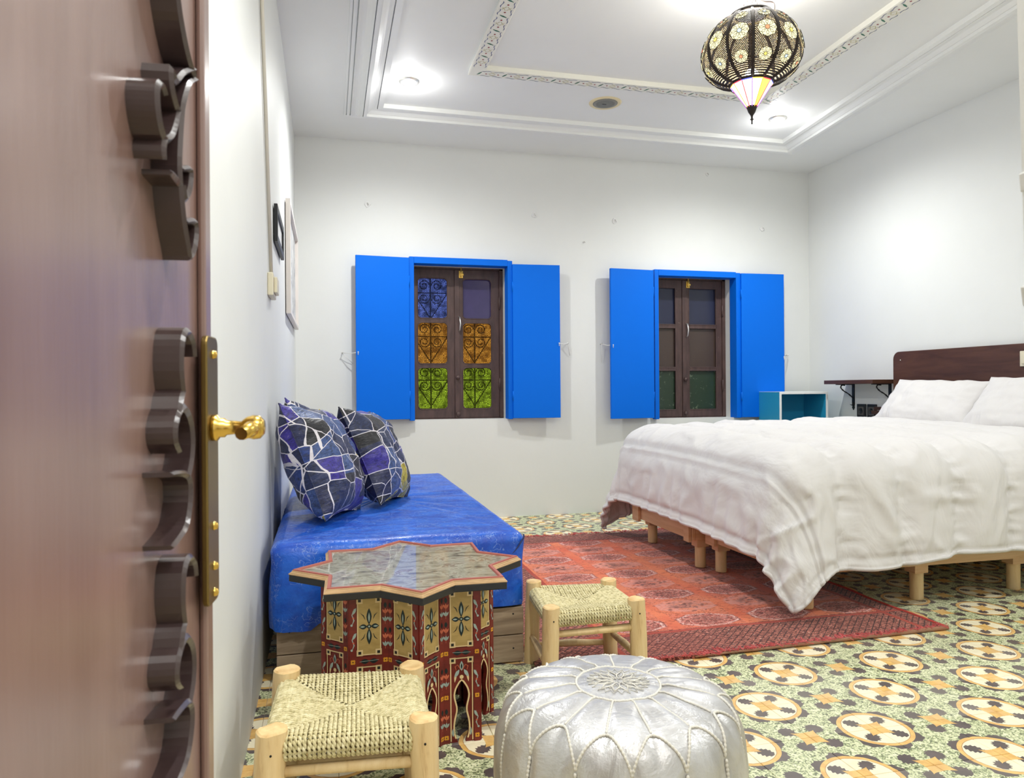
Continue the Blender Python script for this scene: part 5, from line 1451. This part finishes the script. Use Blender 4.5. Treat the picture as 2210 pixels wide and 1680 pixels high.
# pillows leaning on the headboard
cushion('pillow', 'left-hand plain white pillow leaning on the dark headboard', 'pillow', (3.485, 3.650, 0.812), basis((-0.74, -0.08, 0.66), (0.3, 0, 1)), 0.70, 0.38, 0.15, m_duvet, 5, 'white bed pillows', pinch=0.08, wr=0.010)
cushion('pillow', 'right-hand plain white pillow cut by the photo edge', 'pillow', (3.445, 2.960, 0.812), basis((-0.74, -0.04, 0.66), (0.3, 0, 1)), 0.70, 0.40, 0.16, m_duvet, 15, 'white bed pillows', pinch=0.08, wr=0.010)

# headboard, shelf, sockets
m_hb = mat('dark_brown_veneer', rough=0.4, fn=grainy(lin(64, 38, 28), lin(92, 60, 44), 3, (1, 1, 8), 0.04))
hbm = MB(); yy0, yy1, zz1 = 2.36, 4.222, 1.153
pts = [(yy0, 0.40), (yy1, 0.40)]+[(yy1-0.05+0.05*cos(a), zz1-0.05+0.05*sin(a)) for a in [pi/2*k/6 for k in range(7)]]+[(yy0+0.05-0.05*sin(a), zz1-0.05+0.05*cos(a)) for a in [pi/2*k/6 for k in range(7)]]
hbm.prism(pts, XR-0.045, XR-0.020, lambda u, v, t: (t, u, v))
hb = thing('headboard', 'dark brown headboard panel with rounded corners on the right wall', 'headboard', (XR-0.03, 3.3, 0.4))
obj('panel', hbm, m_hb, hb, bevel=0.003)
for y in (2.7, 3.9): obj('batten', MB().box(XR-0.019, XR-0.004, y, y+0.06, 0.40, 1.05), m_hb, hb)
obj('screw', MB().lathe([(0, -0.047), (0.004, -0.0465), (0.004, -0.045)], 8, (XR, 4.155, 1.095), axis='X'), m_steel, hb)
sw = thing('light_switch', 'cream rocker light switch on the headboard at the photo edge', 'switch', (XR-0.05, 3.24, 1.03))
obj('plate', MB().box(XR-0.056, XR-0.045, 3.185, 3.270, 1.025, 1.110), m_cream, sw, bevel=0.003); obj('rocker', MB().box(XR-0.062, XR-0.056, 3.200, 3.255, 1.040, 1.095), m_cream, sw, bevel=0.002)
sh = thing('wall_shelf', 'short dark brown wall shelf on black iron brackets left of the headboard', 'shelf', (XR, 4.48, 0.94))
obj('board', MB().box(3.565, XR, 4.235, 4.735, 0.940, 0.968), m_hb, sh, bevel=0.002)
for y in (4.665, 4.300):
    br = MB()
    br.box(XR-0.005, XR, y-0.013, y+0.013, 0.79, 0.939)
    br.prism([(-0.013, 0.79), (0.013, 0.79), (0.009, 0.775), (0.013, 0.768), (0.0, 0.748), (-0.013, 0.768), (-0.009, 0.775)], XR-0.005, XR, lambda u, v, t: (t, y+u, v))
    br.box(XR-0.145, XR, y-0.012, y+0.012, 0.934, 0.940)
    br.tube(smooth_pts([(XR-0.004, y, 0.835), (XR-0.045, y, 0.868), (XR-0.085, y, 0.890), (XR-0.110, y, 0.915), (XR-0.100, y, 0.932), (XR-0.075, y, 0.930)], 4), [0.004+0.0015*(k % 3 == 0) for k in range(21)], 6)
    br.tube([(XR-0.002, y, 0.785), (XR-0.020, y, 0.786), (XR-0.034, y, 0.792)], [0.004, 0.003, 0.001], 6)
    for z in (0.92, 0.80): br.lathe([(0, -0.009), (0.005, -0.007), (0.005, -0.005)], 8, (XR, y, z), axis='X')
    obj('bracket', br, m_iron, sh, label='black scrolled iron bracket')
m_sock = mat('grey_socket_insert', lin(92, 88, 84), 0.5)
for y, lab in ((4.575, 'black square wall socket, the left of the pair under the shelf'), (4.470, 'black square wall socket, the right of the pair under the shelf')):
    t = thing('wall_socket', lab, 'socket', (XR, y, 0.745), group='black wall sockets under the shelf')
    obj('plate', MB().box(XR-0.012, XR, y-0.045, y+0.045, 0.700, 0.795), m_black, t, bevel=0.004)
    obj('insert', MB().box(XR-0.0145, XR-0.011, y-0.029, y+0.029, 0.715, 0.775), m_sock, t, bevel=0.001)
    obj('outlet', MB().lathe([(0.021, -0.0150), (0.021, -0.0165), (0.018, -0.0165), (0.017, -0.0148), (0.0, -0.0148)], 20, (XR, y, 0.745), axis='X').lathe([(0, -0.0155), (0.0025, -0.0155), (0.0025, -0.014)], 6, (XR, y-0.008, 0.745), axis='X').lathe([(0, -0.0155), (0.0025, -0.0155), (0.0025, -0.014)], 6, (XR, y+0.008, 0.745), axis='X'), m_black, t)
bt = thing('board_stack', 'two stacked dark brown boards low on the wall between sockets and pillow', 'board', (XR, 4.3, 0.7))
obj('board', MB().box(XR-0.050, XR, 4.225, 4.400, 0.757, 0.779), m_hb, bt, bevel=0.002)
obj('board', MB().box(XR-0.060, XR, 4.225, 4.415, 0.727, 0.753), m_hb, bt, bevel=0.002)

# turquoise box
m_teal = mat('turquoise_paint', lin(38, 150, 190), 0.45)
m_wedge = mat('white_edge_banding', (0.86, 0.88, 0.88), 0.4)
tm = Matrix.Translation((3.236, 4.800, 0)) @ Matrix.Rotation(radians(-4.0), 4, 'Z')
bx_ = thing('shelf_box', 'turquoise open fronted storage box with white edges beyond the bed', 'box', M=tm)
wb_, db_, hb_ = 0.392, 0.300, 0.885
def lb(x0, x1, y0, y1, z0, z1): 
    m_ = MB().box(x0, x1, y0, y1, z0, z1); m_.v = [tuple(tm @ Vector(v)) for v in m_.v]; return m_
e = 0.016
for nm, a in (('side_panel', (0, e, 0.002, db_, 0, hb_-e)), ('side_panel', (wb_-e, wb_, 0.002, db_, 0, hb_-e)), ('top_panel', (0, wb_, 0.002, db_, hb_-e, hb_)), ('bottom_panel', (e, wb_-e, 0.002, db_, 0, e)), ('shelf_panel', (e, wb_-e, 0.004, db_-0.006, 0.44, 0.456)), ('back_panel', (e, wb_-e, db_-0.006, db_, e, hb_-e))):
    obj(nm, lb(*a), m_teal, bx_)
for a in ((0, e, -0.001, 0.002, 0, hb_-e), (wb_-e, wb_, -0.001, 0.002, 0, hb_-e), (0, wb_, -0.001, 0.002, hb_-e, hb_), (0, wb_, 0.002, db_, hb_, hb_+0.002)):
    obj('edge_band', lb(*a), m_wedge, bx_)
